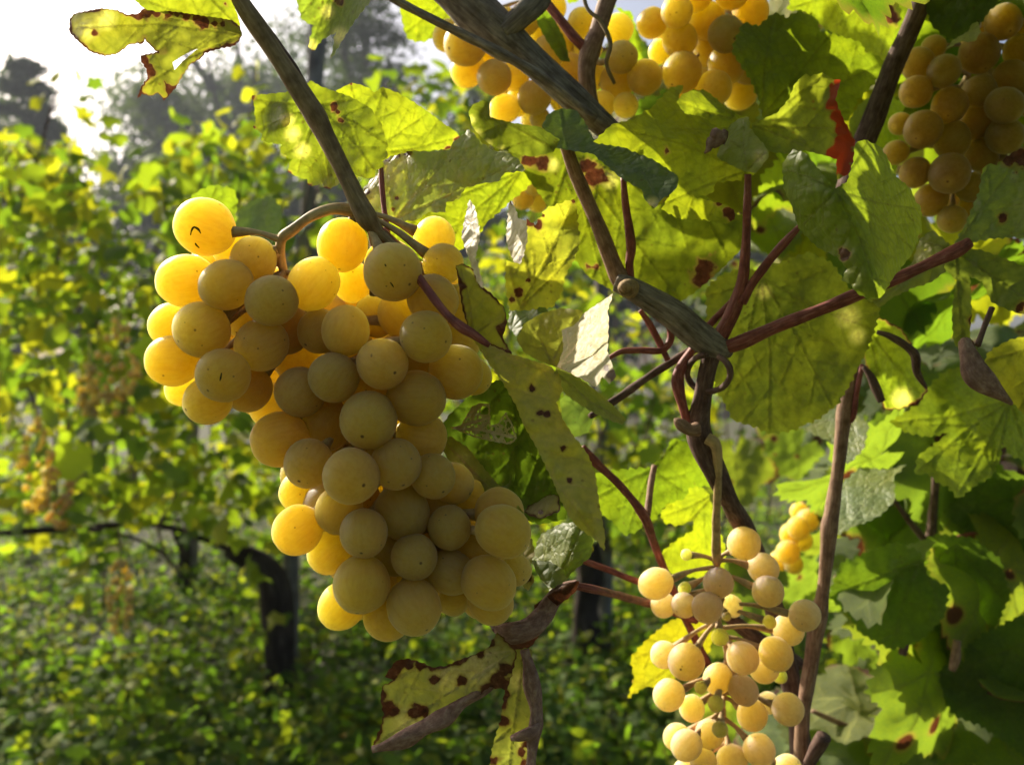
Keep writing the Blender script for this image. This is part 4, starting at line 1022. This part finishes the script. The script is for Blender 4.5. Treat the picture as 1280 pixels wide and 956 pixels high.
L([(460,286),(500,262),(560,240),(600,225),(660,208),(668,226),(640,250),(608,278),(594,300),(560,322),(520,322),(480,316)], .345, (.14,.16,.02), 1.2, pet=(650,215), tips=[(480,300),(520,318),(590,296)], gx=.02, gy=-.01, label='glowing leaf behind the pale underside')
L([(586,140),(591,131),(605,125),(612,128),(612,147),(640,154),(675,159),(700,175),(692,190),(665,196),(645,192),(619,185),(603,173),(591,159)], .300, (.11,.13,.04), .8, pet=(690,184), tips=[(592,136),(640,156)], gx=-.02, gy=.03, serr=.8, curl=-.004, bumps=[(640,172,60,-.010)], pale=[(589,150,5),(597,166,5),(610,179,5),(626,187,4)], label='rolled dark leaf edge below the golden bunch')
L([(678,157),(685,143),(701,136),(720,138),(732,155),(743,176),(781,185),(818,201),(847,220),(847,232),(840,241),(828,248),(818,260),(807,251),(802,237),(776,222),(741,192),(701,186),(678,180)], .312, BLUE, .6, pet=(708,184), tips=[(845,226),(818,256),(700,138)], gx=-.006, gy=-.035, serr=1.2, bumps=[(705,160,30,.004)], pale=[(816,255,8)], label='dark blue green leaf folded over the grey stem')
L([(640,192),(690,185),(741,190),(776,220),(802,238),(815,262),(845,245),(870,240),(910,262),(935,275),(928,310),(900,338),(872,362),(850,378),(815,385),(780,372),(735,345),(705,305),(680,250),(655,215)], .352, (.115,.135,.022), .95, pet=(712,192), tips=[(760,372),(850,376),(925,290),(850,250),(690,260)], gx=-.012, gy=.010, serr=1.5, dry=[(735,208,9),(740,222,11),(752,220,7),(725,212,6),(662,200,9),(676,204,9),(882,335,11),(878,350,12),(735,335,4),(745,333,4)], pale=[(762,225,10),(690,206,8)], label='large olive green leaf with red brown patches behind the stems')
L([(742,178),(765,156),(790,150),(815,135),(838,110),(854,107),(848,122),(846,130),(863,114),(882,114),(892,122),(905,134),(925,145),(936,146),(937,161),(959,185),(961,193),(944,216),(934,224),(894,228),(890,241),(869,247),(905,256),(917,262),(919,270),(911,279),(880,274),(852,274),(827,262),(840,240),(847,222),(818,200),(780,184)],
  .326, (.15,.165,.022), 1.05, pet=(932,214), tips=[(770,160),(845,115),(880,118),(830,255),(912,270)], gx=.020, gy=-.016, fold=(932,214,760,165,.010), serr=2.0, dry=[(912,264,7),(916,272,6),(900,254,4),(832,188,4)], bumps=[(935,185,25,-.008)], label='mottled sunlit leaf at the centre top')
L([(846,128),(852,119),(863,114),(882,114),(892,122),(905,134),(925,145),(918,158),(898,160),(878,146),(856,142)], .318, (.17,.185,.03), 1.1, pet=(922,150), tips=[(850,128),(880,117)], gx=.02, gy=-.02, serr=1.0, curl=.003, label='upturned yellow green lobe below the shaded bunch')
L([(912,157),(925,148),(936,147),(937,160),(946,171),(960,188),(961,196),(945,216),(930,214),(906,202),(896,196),(904,172)], .310, (.20,.225,.07), .8, pet=(934,214), tips=[(930,150),(958,190)], gx=-.02, gy=-.02, serr=1.0, curl=.002, pale=[(950,196,9)], label='small pale lobe folded forward above the upright red petiole')
L([(953,145),(949,125),(938,98),(923,77),(915,64),(920,50),(929,30),(948,33),(969,16),(982,23),(1002,13),(1005,19),(1019,19),(1025,40),(1036,42),(1055,48),(1076,54),(1080,65),(1094,69),(1105,77),(1103,90),(1088,109),(1071,125),(1061,150),(1005,160),(963,150)],
  .395, (.12,.15,.022), 1.15, pet=(953,145), tips=[(969,18),(922,56),(1036,44),(1100,80),(1062,140)], gx=.012, gy=-.012, serr=3.0, label='bright serrated leaf standing upright at the top')
L([(939,155),(971,142),(986,125),(994,105),(1007,92),(1013,96),(1028,91),(1042,100),(1051,100),(1044,125),(1055,151),(1069,176),(1067,198),(1060,218),(1046,225),(1046,199),(1034,195),(1005,188),(985,192),(963,190),(952,180),(942,165)], .335, (.20,.22,.07), .8, pet=(940,157), tips=[(1028,94),(1050,160),(1010,186)], gx=-.008, gy=.004, serr=1.0, curl=-.003, dry=[(1050,103,7),(1044,115,8),(1041,130,9),(1045,145,9),(1052,160,11),(1056,178,13),(1055,195,13),(1056,212,10),(1040,193,7)], red=1.0, label='pale leaf with a bright red dried margin')
L([(1059,228),(1067,202),(1069,180),(1080,175),(1099,183),(1109,197),(1120,221),(1138,236),(1144,251),(1151,260),(1152,289),(1140,317),(1117,346),(1101,372),(1085,373),(1072,367),(1062,354),(1052,351),(1059,336),(1046,320),(1023,310),(999,286),(989,255),(980,236),(978,205),(991,187),(1007,192),(1028,218),(1044,236)],
  .262, (.125,.155,.035), 1.15, pet=(1045,238), tips=[(1084,178),(1148,262),(1140,310),(1098,368),(1002,284),(982,212)], gx=.004, gy=-.004, fold=(1045,236,1098,372,.034), serr=1.4, curl=.002, dry=[(1056,318,7),(1150,296,3)], label='big leaf folded along its midrib, one half glowing, at the right')
L([(883,362),(900,345),(923,337),(951,338),(977,328),(1012,315),(1040,330),(1065,366),(1100,385),(1091,418),(1080,444),(1062,479),(1047,505),(1036,512),(1022,524),(1006,530),(992,537),(962,542),(946,533),(932,530),(916,524),(907,505),(896,488),(884,426)], .365, (.165,.185,.05), .8, pet=(951,346), tips=[(961,536),(1040,508),(1092,412),(905,500),(885,370)], gx=-.012, gy=.006, serr=2.8, tooth=14.0, pale=[(955,365,9),(1060,395,14),(1072,420,10)], bumps=[(1085,420,30,.012)], label='broad olive leaf behind the knot, hanging with a straight midrib')
# the pale leaf right of the large bunch, torn into lobes
L([(588,418),(612,428),(640,443),(686,457),(699,468),(703,489),(695,503),(703,524),(718,547),(735,568),(744,595),(749,630),(756,669),(755,688),(747,676),(741,672),(730,664),(722,658),(712,646),(700,622),(692,603),(681,579),(668,554),(654,530),(646,508),(630,480),(607,448)], .2475, (.37,.345,.125), .7, pet=(590,418), tips=[(755,684),(700,470)], gx=-.010, gy=-.006, fold=(600,430,750,670,.018), ruffle=3.5, serr=1.3, dry=[(665,487,4),(674,516,5),(684,518,4),(704,560,3),(712,600,3),(749,632,2)], label='long strap-shaped lobe hanging right of the large bunch')
L([(695,459),(720,470),(741,485),(762,503),(783,524),(778,531),(760,524),(739,514),(718,501),(703,489),(692,472)], .262, (.30,.32,.17), .5, pet=(695,465), tips=[(780,527)], gx=-.03, gy=.02, serr=.8, curl=-.003, label='narrow pale lobe pointing right')
L([(701,412),(718,405),(728,393),(741,384),(755,375),(766,367),(759,389),(761,397),(760,416),(759,439),(770,470),(762,480),(753,470),(745,484),(725,472),(695,459),(703,436)], .262, (.66,.60,.42), .35, ruffle=.6, pucker=.3, pet=(697,458), tips=[(763,370),(758,440),(745,480)], gx=-.055, gy=-.040, serr=1.0, pale_all=.15, dry=[(764,468,7),(768,475,7),(758,460,4)], label='dazzling cream lobe in full sun')
L([(588,418),(578,385),(572,345),(570,332),(580,330),(592,337),(602,358),(615,368),(630,385),(634,402),(628,422),(640,443),(612,430)], .254, (.28,.27,.09), .7, pet=(592,418), tips=[(576,336),(630,392)], gx=-.01, gy=.004, serr=1.0, edge_dry=2.5, label='olive lobe beside the red petiole')
L([(587,250),(593,258),(597,275),(600,295),(594,322),(601,345),(604,360),(598,354),(586,322),(577,296),(581,275)], .250, (.48,.40,.26), .4, pet=(602,356), tips=[(588,254)], gx=-.04, gy=-.02, serr=1.2, pale_all=.8, dry=[(575,290,6),(580,280,5),(574,302,4)], step=3, label='dried cream strip curled up on its edge')
L([(637,250),(644,261),(648,274),(658,276),(659,299),(655,316),(650,330),(643,328),(636,312),(633,297)], .272, (.46,.42,.30), .4, gx=-.05, gy=-.02, serr=1.4, pale_all=.75, dry=[(640,254,3),(652,324,4)], step=3, ruffle=1, label='dried grey curl hanging between the leaves')
L([(658,274),(669,282),(676,272),(683,261),(700,255),(717,249),(721,259),(722,284),(725,301),(719,322),(706,345),(702,366),(690,384),(652,388),(637,387),(632,355),(633,326),(650,330),(657,305)], .300, (.27,.26,.075), .85, pet=(650,384), tips=[(717,252),(722,305),(636,330)], gx=-.006, gy=.004, serr=2.0, dry=[(662,278,6),(672,280,7),(679,270,4),(717,250,4),(660,350,3),(648,365,5),(640,375,5)], bumps=[(712,268,18,.010)], label='olive lobe with a sunlit yellow tip')
L([(637,388),(655,384),(678,384),(690,392),(672,400),(664,418),(645,420),(636,408)], .306, (.15,.20,.07), .9, serr=1.5, gx=-.03, gy=-.03, ruffle=4)
L([(655,440),(646,425),(655,405),(675,393),(700,385),(728,388),(728,394),(718,406),(702,412),(704,436),(696,459),(676,452)], .268, (.30,.29,.14), .6, pet=(690,455), tips=[(662,405),(720,394)], gx=-.02, gy=.006, serr=.8, label='grey green smooth lobe in shade beside the cream one')
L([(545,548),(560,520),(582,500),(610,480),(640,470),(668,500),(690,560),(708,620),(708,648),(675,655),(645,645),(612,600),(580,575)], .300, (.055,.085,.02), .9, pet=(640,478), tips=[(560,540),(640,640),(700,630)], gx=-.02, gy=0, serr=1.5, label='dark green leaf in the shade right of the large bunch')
L([(563,534),(576,532),(590,508),(600,504),(612,505),(613,532),(622,530),(632,515),(641,531),(646,548),(638,555),(618,552),(592,546)], .272, (.55,.48,.32), .4, pet=(563,535), tips=[(640,546),(600,506),(632,516)], gx=-.035, gy=-.035, serr=.6, pale_all=.9, lace=55, step=2.0, label='lacy skeleton of a dried leaf catching the sun')
L([(552,560),(562,545),(585,560),(605,585),(622,605),(640,625),(655,640),(648,650),(630,632),(600,612),(575,598)], .277, (.26,.27,.12), .6, pet=(556,552), tips=[(650,645)], gx=-.02, gy=-.01, serr=1.0, pale=[(575,575,14),(585,592,12)], label='narrow greyish leaf hugging the large bunch')
L([(655,640),(668,622),(690,618),(698,620),(700,638),(676,648),(664,645)], .286, (.36,.34,.20), .5, gx=-.03, gy=-.03, serr=1.2, pale_all=.4, dry=[(676,640,3)], edge_dry=1.5, step=3)
L([(648,690),(655,668),(664,672),(668,690),(662,708),(668,725),(660,738),(652,730),(655,712)], .283, (.42,.36,.24), .5, serr=1.2, pale_all=.6, dry=[(660,722,6)], gx=-.03, step=3)
L([(664,700),(676,668),(700,655),(728,652),(742,672),(738,695),(715,715),(700,735),(690,740),(676,722)], .318, (.16,.205,.085), .8, pet=(690,738), tips=[(728,655),(680,670),(740,685)], gx=-.02, gy=-.012, fold=(690,738,720,655,.02), serr=1.5, label='pale green leaf below the strap-shaped lobe')
L([(664,700),(688,702),(704,712),(708,725),(690,735),(676,724)], .302, (.16,.205,.11), .6, gx=-.02, gy=-.02, serr=1)
# withered leaf
L([(724,726),(712,728),(700,734),(686,744),(668,756),(668,768),(650,776),(632,778),(612,782),(622,796),(634,812),(660,811),(672,797),(684,775),(692,760),(712,746),(720,738)], .302, (.24,.14,.10), .35, gx=-.02, gy=.01, serr=1.0, dry=[(690,745,60),(640,795,60)], bumps=[(640,790,24,-.010),(700,742,20,-.006)], holes=[[(640,775),(655,766),(662,772),(652,785)]], ruffle=3, step=4, label='curled brown dry base of the withered leaf')
T('leaf_roll', [(722,728,.300,5),(704,736,.300,10),(690,750,.299,9),(680,768,.298,10),(664,784,.296,13),(640,790,.295,14),(620,786,.297,5)], M_DRYCURL, sides=12, wob=.14, ridge=.05, label='brown rolled margin of the withered leaf')
L([(622,790),(610,810),(594,818),(578,823),(558,832),(540,834),(524,827),(508,823),(495,826),(481,845),(492,850),(478,858),(476,872),(480,893),(476,909),(467,930),(470,938),(500,926),(546,905),(575,884),(612,858),(634,861),(640,840),(646,815)], .292, (.30,.31,.16), .35, pet=(645,812), tips=[(478,850),(470,930),(500,826)], gx=-.012, gy=.010, serr=1.5, edge_dry=3,
  dry=[(488,840,9),(497,832,8),(510,828,7),(525,831,7),(540,833,7),(553,829,6),(566,826,5),(580,822,5),(600,815,5),(612,803,7),(486,885,10),(478,866,6),(542,850,6),(577,849,7),(622,850,11),(632,836,8),(632,855,8),(515,890,8),(530,887,7)], pale=[(600,830,30),(560,845,20),(510,905,20)], label='hanging blade of the withered leaf, yellow green with purple brown blotches')
T('leaf_roll', [(467,936,.290,5),(490,929,.288,8),(520,915,.287,9.5),(550,898,.287,9.5),(575,880,.288,8.5),(600,864,.289,7),(625,848,.290,4)], M_DRYCURL, sides=12, wob=.2, ridge=.05)
L([(645,812),(663,810),(669,840),(674,871),(675,909),(668,945),(664,985),(608,985),(615,940),(618,925),(626,901),(631,866),(638,840)], .296, (.27,.275,.13), .4, pet=(655,812), tips=[(635,970)], gx=-.006, gy=.004, serr=1.5, dry=[(628,880,6),(628,900,8),(632,866,5),(614,950,6),(652,940,6),(655,955,6),(660,930,5)], pale=[(645,850,12),(655,930,9)], label='second hanging lobe of the withered leaf')
T('leaf_roll', [(655,812,.290,7),(662,838,.289,8),(668,868,.288,8.5),(670,900,.288,8),(666,930,.288,7.5),(662,985,.288,7)], M_DRYCURL, sides=12, wob=.2, ridge=.05)
T('leaf_roll', [(640,922,.288,4),(652,919,.286,8),(666,914,.286,8),(672,905,.288,5)], M_DRYCURL, sides=10, wob=.12)
# right side
L([(1189,313),(1205,285),(1224,241),(1228,215),(1234,206),(1246,207),(1256,198),(1274,187),(1305,185),(1310,300),(1267,296),(1240,298),(1224,300)], .318, (.20,.235,.10), .7, pet=(1192,310), tips=[(1234,210),(1280,190),(1305,290)], gx=-.012, gy=-.012, serr=2.0, dry=[(1262,200,9),(1274,195,12),(1285,205,8),(1255,272,6)], label='pale green leaf at the right edge below the dark bunch')
L([(1140,330),(1150,300),(1165,288),(1180,300),(1192,312),(1186,335),(1165,352),(1140,360),(1115,372),(1100,384),(1080,378),(1110,352)], .345, (.20,.22,.11), .7, pet=(1190,313), tips=[(1150,302),(1090,378)], serr=1.5, gx=-.02, pale=[(1155,320,12)])
L([(1192,312),(1225,312),(1260,325),(1305,345),(1310,390),(1275,392),(1258,386),(1240,378),(1228,352),(1212,345),(1214,390),(1212,420),(1222,440),(1206,450),(1192,425),(1190,390),(1196,350),(1180,335)], .325, (.16,.18,.06), .8, pet=(1194,314), tips=[(1300,385),(1205,440)], gx=-.01, serr=1.5, dry=[(1275,385,6),(1218,400,7),(1222,425,8),(1210,440,8)], label='leaf at the right edge whose lobes curl down')
T('leaf_roll', [(1205,425,.322,7),(1210,445,.319,11),(1218,466,.317,13),(1235,480,.317,12),(1250,492,.318,9),(1264,504,.320,3)], M_DRYCURL, sides=12, wob=.15, ridge=.05, label='brown dried curl hanging at the right edge')
T('petiole', [(1240,385,.33,4),(1232,405,.328,3.5),(1222,432,.326,4)], M_DARK, sides=7)
L([(1228,462),(1236,440),(1262,425),(1310,415),(1310,545),(1282,520),(1262,498),(1240,478)], .335, (.20,.19,.04), .9, pet=(1305,430), tips=[(1235,450),(1275,510)], serr=2, dry=[(1290,430,5)], label='yellowish leaf behind the brown dried curl')
L([(1076,405),(1100,398),(1126,410),(1145,440),(1152,470),(1160,488),(1150,500),(1128,510),(1108,512),(1098,495),(1088,470),(1078,440)], .40, (.13,.16,.025), 1.1, pet=(1085,412), tips=[(1150,492),(1110,508)], gx=.02, serr=1.5, edge_dry=1.5, pale=[(1128,498,12)], label='green leaf between the two brown dried stalks')
L([(1112,528),(1150,505),(1165,480),(1185,462),(1215,458),(1250,470),(1285,490),(1330,520),(1325,600),(1290,590),(1280,575),(1262,568),(1252,550),(1250,573),(1240,595),(1223,602),(1212,612),(1198,622),(1186,608),(1177,606),(1160,592),(1144,592),(1148,570),(1177,549),(1185,540),(1160,545),(1135,540)], .46, (.145,.175,.03), 1.0, pet=(1262,500), tips=[(1148,588),(1198,618),(1118,528),(1300,590),(1238,592)], gx=.01, gy=-.035, serr=3, bumps=[(1195,585,45,.0)], label='large bright leaf with pointed teeth on the right')
L([(1133,580),(1117,595),(1118,625),(1103,641),(1090,649),(1070,656),(1046,668),(1046,640),(1054,603),(1076,584),(1100,587),(1120,585)], .47, (.20,.25,.13), .8, pet=(1060,650), tips=[(1130,583),(1058,606),(1100,642)], gx=-.03, gy=-.05, serr=2, label='pale sunlit leaf behind the upright brown cane')
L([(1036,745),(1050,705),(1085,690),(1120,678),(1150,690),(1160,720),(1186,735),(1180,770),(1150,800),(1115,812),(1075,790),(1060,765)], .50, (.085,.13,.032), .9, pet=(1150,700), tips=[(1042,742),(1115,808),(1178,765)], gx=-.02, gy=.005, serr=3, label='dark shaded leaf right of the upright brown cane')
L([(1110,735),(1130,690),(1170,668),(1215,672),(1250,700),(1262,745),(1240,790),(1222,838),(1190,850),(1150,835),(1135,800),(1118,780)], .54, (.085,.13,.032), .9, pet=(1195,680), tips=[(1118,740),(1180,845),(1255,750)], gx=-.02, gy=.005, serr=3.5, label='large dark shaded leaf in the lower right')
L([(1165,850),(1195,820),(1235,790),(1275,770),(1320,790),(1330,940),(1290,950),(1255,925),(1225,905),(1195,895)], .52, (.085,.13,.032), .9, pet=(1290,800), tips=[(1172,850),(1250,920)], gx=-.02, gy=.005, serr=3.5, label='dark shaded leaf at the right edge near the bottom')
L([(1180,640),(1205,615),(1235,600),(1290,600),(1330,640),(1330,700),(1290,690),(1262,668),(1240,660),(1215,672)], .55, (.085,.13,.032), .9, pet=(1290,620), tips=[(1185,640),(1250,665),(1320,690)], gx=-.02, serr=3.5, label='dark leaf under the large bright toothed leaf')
L([(1006,536),(1030,519),(1049,508),(1062,515),(1085,530),(1080,560),(1060,580),(1050,560),(1030,548)], .47, (.20,.24,.13), .8, gx=-.03, gy=-.05, serr=2.5, tips=[(1010,535),(1075,565)], pet=(1060,520))
# centre bottom
L([(745,592),(770,588),(814,585),(830,570),(841,548),(856,552),(880,572),(893,606),(862,608),(856,622),(832,630),(818,650),(803,655),(796,664),(780,668),(765,650),(748,640),(738,615)], .415, (.10,.14,.022), 1.1, pet=(815,586), tips=[(748,620),(785,664),(845,552),(860,618)], gx=.02, gy=-.02, serr=2.5, label='green leaf on the thin branching stem right of the strap-shaped lobe')
L([(826,640),(850,618),(868,606),(884,615),(895,650),(908,690),(902,725),(870,722),(838,714),(820,698),(842,678),(868,662),(866,650),(848,656),(830,652)], .43, (.16,.18,.02), 1.2, pet=(895,615), tips=[(830,645),(825,700),(900,722)], gx=.03, gy=-.01, serr=2.5, label='glowing yellow green leaf behind the thin stalk of the small bunch')
L([(785,872),(793,848),(789,822),(808,800),(838,776),(868,768),(892,790),(886,815),(852,840),(832,856),(806,858),(792,866)], .45, (.19,.17,.02), 1.0, pet=(880,790), tips=[(788,868),(795,822),(830,852)], gx=.02, gy=0, serr=2.2, dry=[(788,852,3)], label='yellow leaf behind the left side of the small bunch')
L([(700,500),(715,488),(735,495),(745,515),(735,540),(715,548),(704,530)], .35, (.10,.14,.07), .9, serr=1.2, gx=-.01)
# left
L([(232,275),(236,250),(250,238),(268,232),(290,236),(297,250),(292,282),(262,296)], .42, (.11,.15,.03), 1.0, pet=(255,292), tips=[(240,250),(270,234),(295,255)], serr=2.5, gx=.01, label='small serrated leaf behind the topmost grape')
L([(292,290),(300,262),(318,250),(340,246),(352,260),(350,290),(330,306),(300,305)], .55, (.085,.12,.07), .7, serr=2, gx=-.02, gy=-.02)
# top edge
L([(368,-30),(372,5),(378,25),(392,32),(386,58),(391,64),(402,50),(420,40),(416,62),(413,74),(428,50),(444,25),(470,-8),(480,-35)], .34, (.13,.165,.05), 1.0, pet=(420,-25), tips=[(388,62),(414,72),(375,20)], gx=-.02, fold=(420,-25,400,60,-.02), serr=1.5, pale=[(425,45,10),(389,58,8),(410,15,8)], dry=[(425,2,7),(391,64,2),(413,74,2)], label='small leaf hanging in at the top edge left of centre')
L([(497,-30),(500,10),(506,40),(512,50),(530,53),(545,44),(556,36),(572,20),(590,-10),(590,-35)], .44, (.15,.175,.02), 1.15, pet=(580,-20), tips=[(506,42),(535,50)], gx=.02, serr=2, label='glowing leaf behind the thin straight cane at the top')
L([(668,2),(690,20),(706,50),(712,78),(700,75),(684,52),(672,30)], .395, (.08,.12,.02), 1.0, serr=1, pet=(670,5), tips=[(708,75)], gx=.02)
L([(700,-30),(712,5),(735,-5),(760,5),(790,15),(800,45),(805,75),(792,80),(785,40),(770,10),(745,-30)], .47, (.12,.16,.02), 1.2, serr=2, gx=.03)
L([(984,12),(1000,-20),(1060,-40),(1120,-30),(1125,20),(1112,60),(1106,78),(1088,70),(1075,58),(1050,45),(1030,35),(1015,15)], .44, (.14,.165,.022), 1.2, pet=(1120,-20), tips=[(990,10),(1100,72),(1040,36)], gx=.03, gy=-.01, serr=3, dry=[(1108,12,10),(1114,22,9)], label='glowing leaf behind the upright serrated leaf')
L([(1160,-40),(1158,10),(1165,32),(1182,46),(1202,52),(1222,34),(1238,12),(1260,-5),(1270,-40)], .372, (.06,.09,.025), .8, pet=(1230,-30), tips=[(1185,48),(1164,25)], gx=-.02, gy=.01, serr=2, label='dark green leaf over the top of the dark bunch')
L([(1182,62),(1192,50),(1210,40),(1220,22),(1226,40),(1218,52),(1200,52)], .370, (.32,.35,.22), .7, gx=-.03, gy=-.03, serr=1)
L([(1062,150),(1075,130),(1092,118),(1098,140),(1085,170),(1070,198),(1062,180)], .41, (.18,.22,.09), .9, gx=-.02, serr=1.5)
L([(1085,175),(1100,140),(1112,120),(1130,130),(1122,180),(1118,230),(1100,205)], .43, (.11,.15,.02), 1.2, gx=.03, serr=2)

LIT = [P(*q) for q in [(730,430,.262),(745,400,.262),(600,200,.297),(580,215,.30),(540,305,.345),(500,300,.345),(520,160,.312),(540,175,.312),(600,530,.272),(712,265,.300),(1110,220,.262),(1125,300,.262),(1090,200,.262),
  (800,200,.33),(870,190,.326),(880,140,.326),(860,250,.326),(990,60,.395),(1000,110,.395),(590,60,.415),(640,120,.415),(600,95,.415),(850,760,.366),(930,820,.366),(985,880,.37),(860,830,.366),(1085,620,.47),(1190,580,.46),(855,660,.43),(780,630,.415),
  (640,300,.272),(590,290,.25),(390,225,.29),(840,30,.415),(700,690,.318),(1254,28,.40),(830,850,.45)]]
def in_sun_path(p, sz):
    for q in LIT:
        v = p-q; t = v.dot(SUN)
        if t > .03 and (v-SUN*t).length < sz*1.05: return True
    return False

# --- more of the near vine's canopy: ordinary leaves, further in, and unseen ones added above for shade
def canopy(parent, n, box, drange, size, seed, yellow=.3, avoid=(), fwd=.5, trans=(.85, 1.1), pale=0.0):
    r = np.random.default_rng(seed); k = 0; tries = 0
    while k < n and tries < n*20:
        tries += 1
        x, y = r.uniform(box[0], box[2]), r.uniform(box[1], box[3]); d = r.uniform(*drange)
        s = r.uniform(*size); rad = s*F/d
        if any(a[0]-rad*.7 < x < a[2]+rad*.7 and a[1]-rad*.7 < y < a[3]+rad*.7 for a in avoid): continue
        n_ = Vector(r.normal(0, .45, 3))+Vector((-.1, -fwd, .45)); t = Vector(r.normal(0, .45, 3))+Vector((0, -.2, -.8))
        p = P(x, y, d)
        if in_sun_path(p, s*.9): continue
        lf = place_leaf(parent, HI[int(r.integers(len(HI)))], p, s, n_, t, tuple(np.array(rand_green(r, yellow))*(1-pale)+np.array((.13, .18, .075))*pale), r.uniform(*trans)*(1-.3*pale))
        k += 1
canopy(vine, 70, (760, -420, 1400, -70), (.36, .75), (.040, .058), 31, .3)
canopy(vine, 26, (1020, -330, 1480, -95), (.25, .42), (.042, .058), 34, .25)  # unseen leaves added over the upper right bunch to block sky light
canopy(vine, 16, (1500, -60, 1680, 420), (.27, .42), (.042, .058), 35, .25)  # more unseen leaves, added past the right edge against sky light
canopy(vine, 12, (1080, -60, 1340, 120), (.50, .70), (.045, .062), 36, .3)
canopy(vine, 38, (880, 20, 1340, 430), (.50, .80), (.045, .062), 32, .35)
canopy(vine, 18, (700, 60, 900, 340), (.48, .66), (.040, .055), 33, .3, avoid=[(560, 180, 690, 330)])

def added_shade_leaves(targets, seed):  # unseen leaves added on the way to the sun, one shading each target
    r = np.random.default_rng(seed)
    for x, y, d in targets:
        q = P(x, y, d); sz = r.uniform(.045, .06); t = .14
        while t < 2.5:
            p = q+SUN*t; py = 478-(p.z-H)/p.y*F; px = 640+p.x/p.y*F
            if py < -sz*F/p.y*1.0-10 or px < -sz*F/p.y-10: break
            t += .02
        n_ = SUN*.9+Vector(r.normal(0, .3, 3)); tp = Vector(r.normal(0, .4, 3))+Vector((0, -.1, -.8))
        f = frame(n_, tp)
        if in_sun_path(p, sz): continue
        place_leaf(vine, HI[int(r.integers(len(HI)))], p-f @ Vector((0, sz*.35, 0)), sz, n_, tp, rand_green(r, .3), 1.0)
added_shade_leaves([(1150,90,.40),(1205,130,.40),(1255,125,.40),(1160,200,.40),(1220,200,.40),(1195,260,.41),(1130,150,.40),(1260,190,.40),(1180,60,.40),
          (880,60,.415),(920,40,.415),(900,110,.415),(760,280,.352),(840,300,.352),(890,290,.35),(720,260,.352),(800,340,.352),
          (950,400,.365),(1010,440,.365),(960,490,.365),(1040,400,.365),(1000,360,.365),(440,170,.288),(465,190,.288),(420,150,.288),(350,140,.288),
          (670,340,.300),(690,300,.300),(640,360,.26),(650,500,.2475),(690,560,.2475),(720,620,.2475),(620,450,.25),(1010,250,.262),(1020,290,.262),
          (1150,90,.42),(1205,130,.42),(1255,100,.40),(1180,170,.40),(1240,190,.40),(1210,240,.41),(1270,150,.40),(1150,120,.41),(1220,60,.41),
          (550,850,.292),(600,840,.292),(510,870,.292),(640,880,.296),(640,560,.30),(690,420,.262),(860,420,.335),(800,380,.334),(620,60,.352),(690,110,.352)], 91)

side = empty('grapevine', P(1180, 1400, .8), 'shaded leafy vine filling the lower right, behind the upright brown cane', 'grapevine', 'vines of the near row')
side.location.z = 0
canopy(side, 50, (850, 150, 1250, 560), (.95, 1.5), (.045, .066), 45, .3, pale=.6)
canopy(side, 58, (1040, 560, 1380, 990), (.52, .78), (.045, .066), 41, .12, fwd=.75, pale=.6)
canopy(side, 44, (900, 500, 1330, 960), (.75, 1.25), (.045, .066), 42, .45, pale=.6)
canopy(side, 30, (1060, 420, 1400, 640), (.6, .95), (.045, .066), 43, .35, pale=.6)
canopy(side, 26, (1000, 860, 1380, 1150), (.50, .80), (.045, .066), 44, .4, pale=.6)
r_ = np.random.default_rng(77)
S = lambda name, pts, mat, **k: px_tube(name, pts, mat, side, **k)
S('cane', [(1110,985,.62,9),(1118,900,.62,9),(1122,850,.62,8),(1118,800,.62,6)], M_CANE, sides=10)
S('cane', [(1150,985,.66,6),(1135,900,.66,6),(1140,860,.66,5)], M_DARK, sides=8)
S('cane', [(1160,760,.56,6),(1162,690,.56,7),(1168,620,.56,5),(1172,560,.56,4)], M_DARK, sides=9)
S('petiole', [(1162,682,.56,4),(1200,672,.56,4),(1240,662,.56,4)], M_RED, sides=8)
S('petiole', [(1160,680,.56,4),(1140,655,.56,4),(1115,622,.55,3)], M_DARK, sides=8)
S('petiole', [(1225,690,.57,5),(1228,655,.57,5),(1232,615,.57,4)], M_DARK, sides=8)
S('petiole', [(1015,888,.55,3),(1060,908,.55,3.5),(1100,926,.56,4)], M_CANE, sides=8)
S('petiole', [(1118,702,.52,5),(1124,722,.52,5),(1128,748,.52,4)], M_CANE, sides=8)
S('petiole', [(1130,780,.52,6),(1131,800,.52,6),(1128,818,.52,5)], M_DARK, sides=8)
S('petiole', [(1196,800,.5,5),(1194,822,.5,6),(1190,838,.5,4)], M_CANE, sides=8)
S('petiole', [(1120,868,.55,4),(1145,862,.55,5),(1165,872,.55,4)], M_CANE, sides=8)
S('cane', [(1250,985,.9,14),(1255,820,.9,13),(1262,650,.9,12),(1268,560,.9,10)], M_TRUNK, sides=12, wob=.1)

# ------------------------------------------------------------------ air
def haze():
    m, ns, ls = new_mat('hazy_air'); out = ns.new('ShaderNodeOutputMaterial'); pv = ns.new('ShaderNodeVolumePrincipled')
    pv.inputs['Color'].default_value = (.80, .88, 1.0, 1); pv.inputs['Density'].default_value = HAZE; pv.inputs['Anisotropy'].default_value = .3
    ls.new(pv.outputs[0], out.inputs['Volume'])
    x0, x1, y0, y1, z0, z1 = -75, 75, -6, 85, -1.2, 30
    V = [(x, y, z) for z in (z0, z1) for y in (y0, y1) for x in (x0, x1)]
    o = link(bpy.data.objects.new('haze', mesh_np('haze', V, [(0, 2, 3, 1), (4, 5, 7, 6), (0, 1, 5, 4), (2, 6, 7, 3), (0, 4, 6, 2), (1, 3, 7, 5)], False, m)))
    tag(o, 'thin bluish haze over the far trees', 'haze', kind='stuff')
HAZE = .0011
haze()
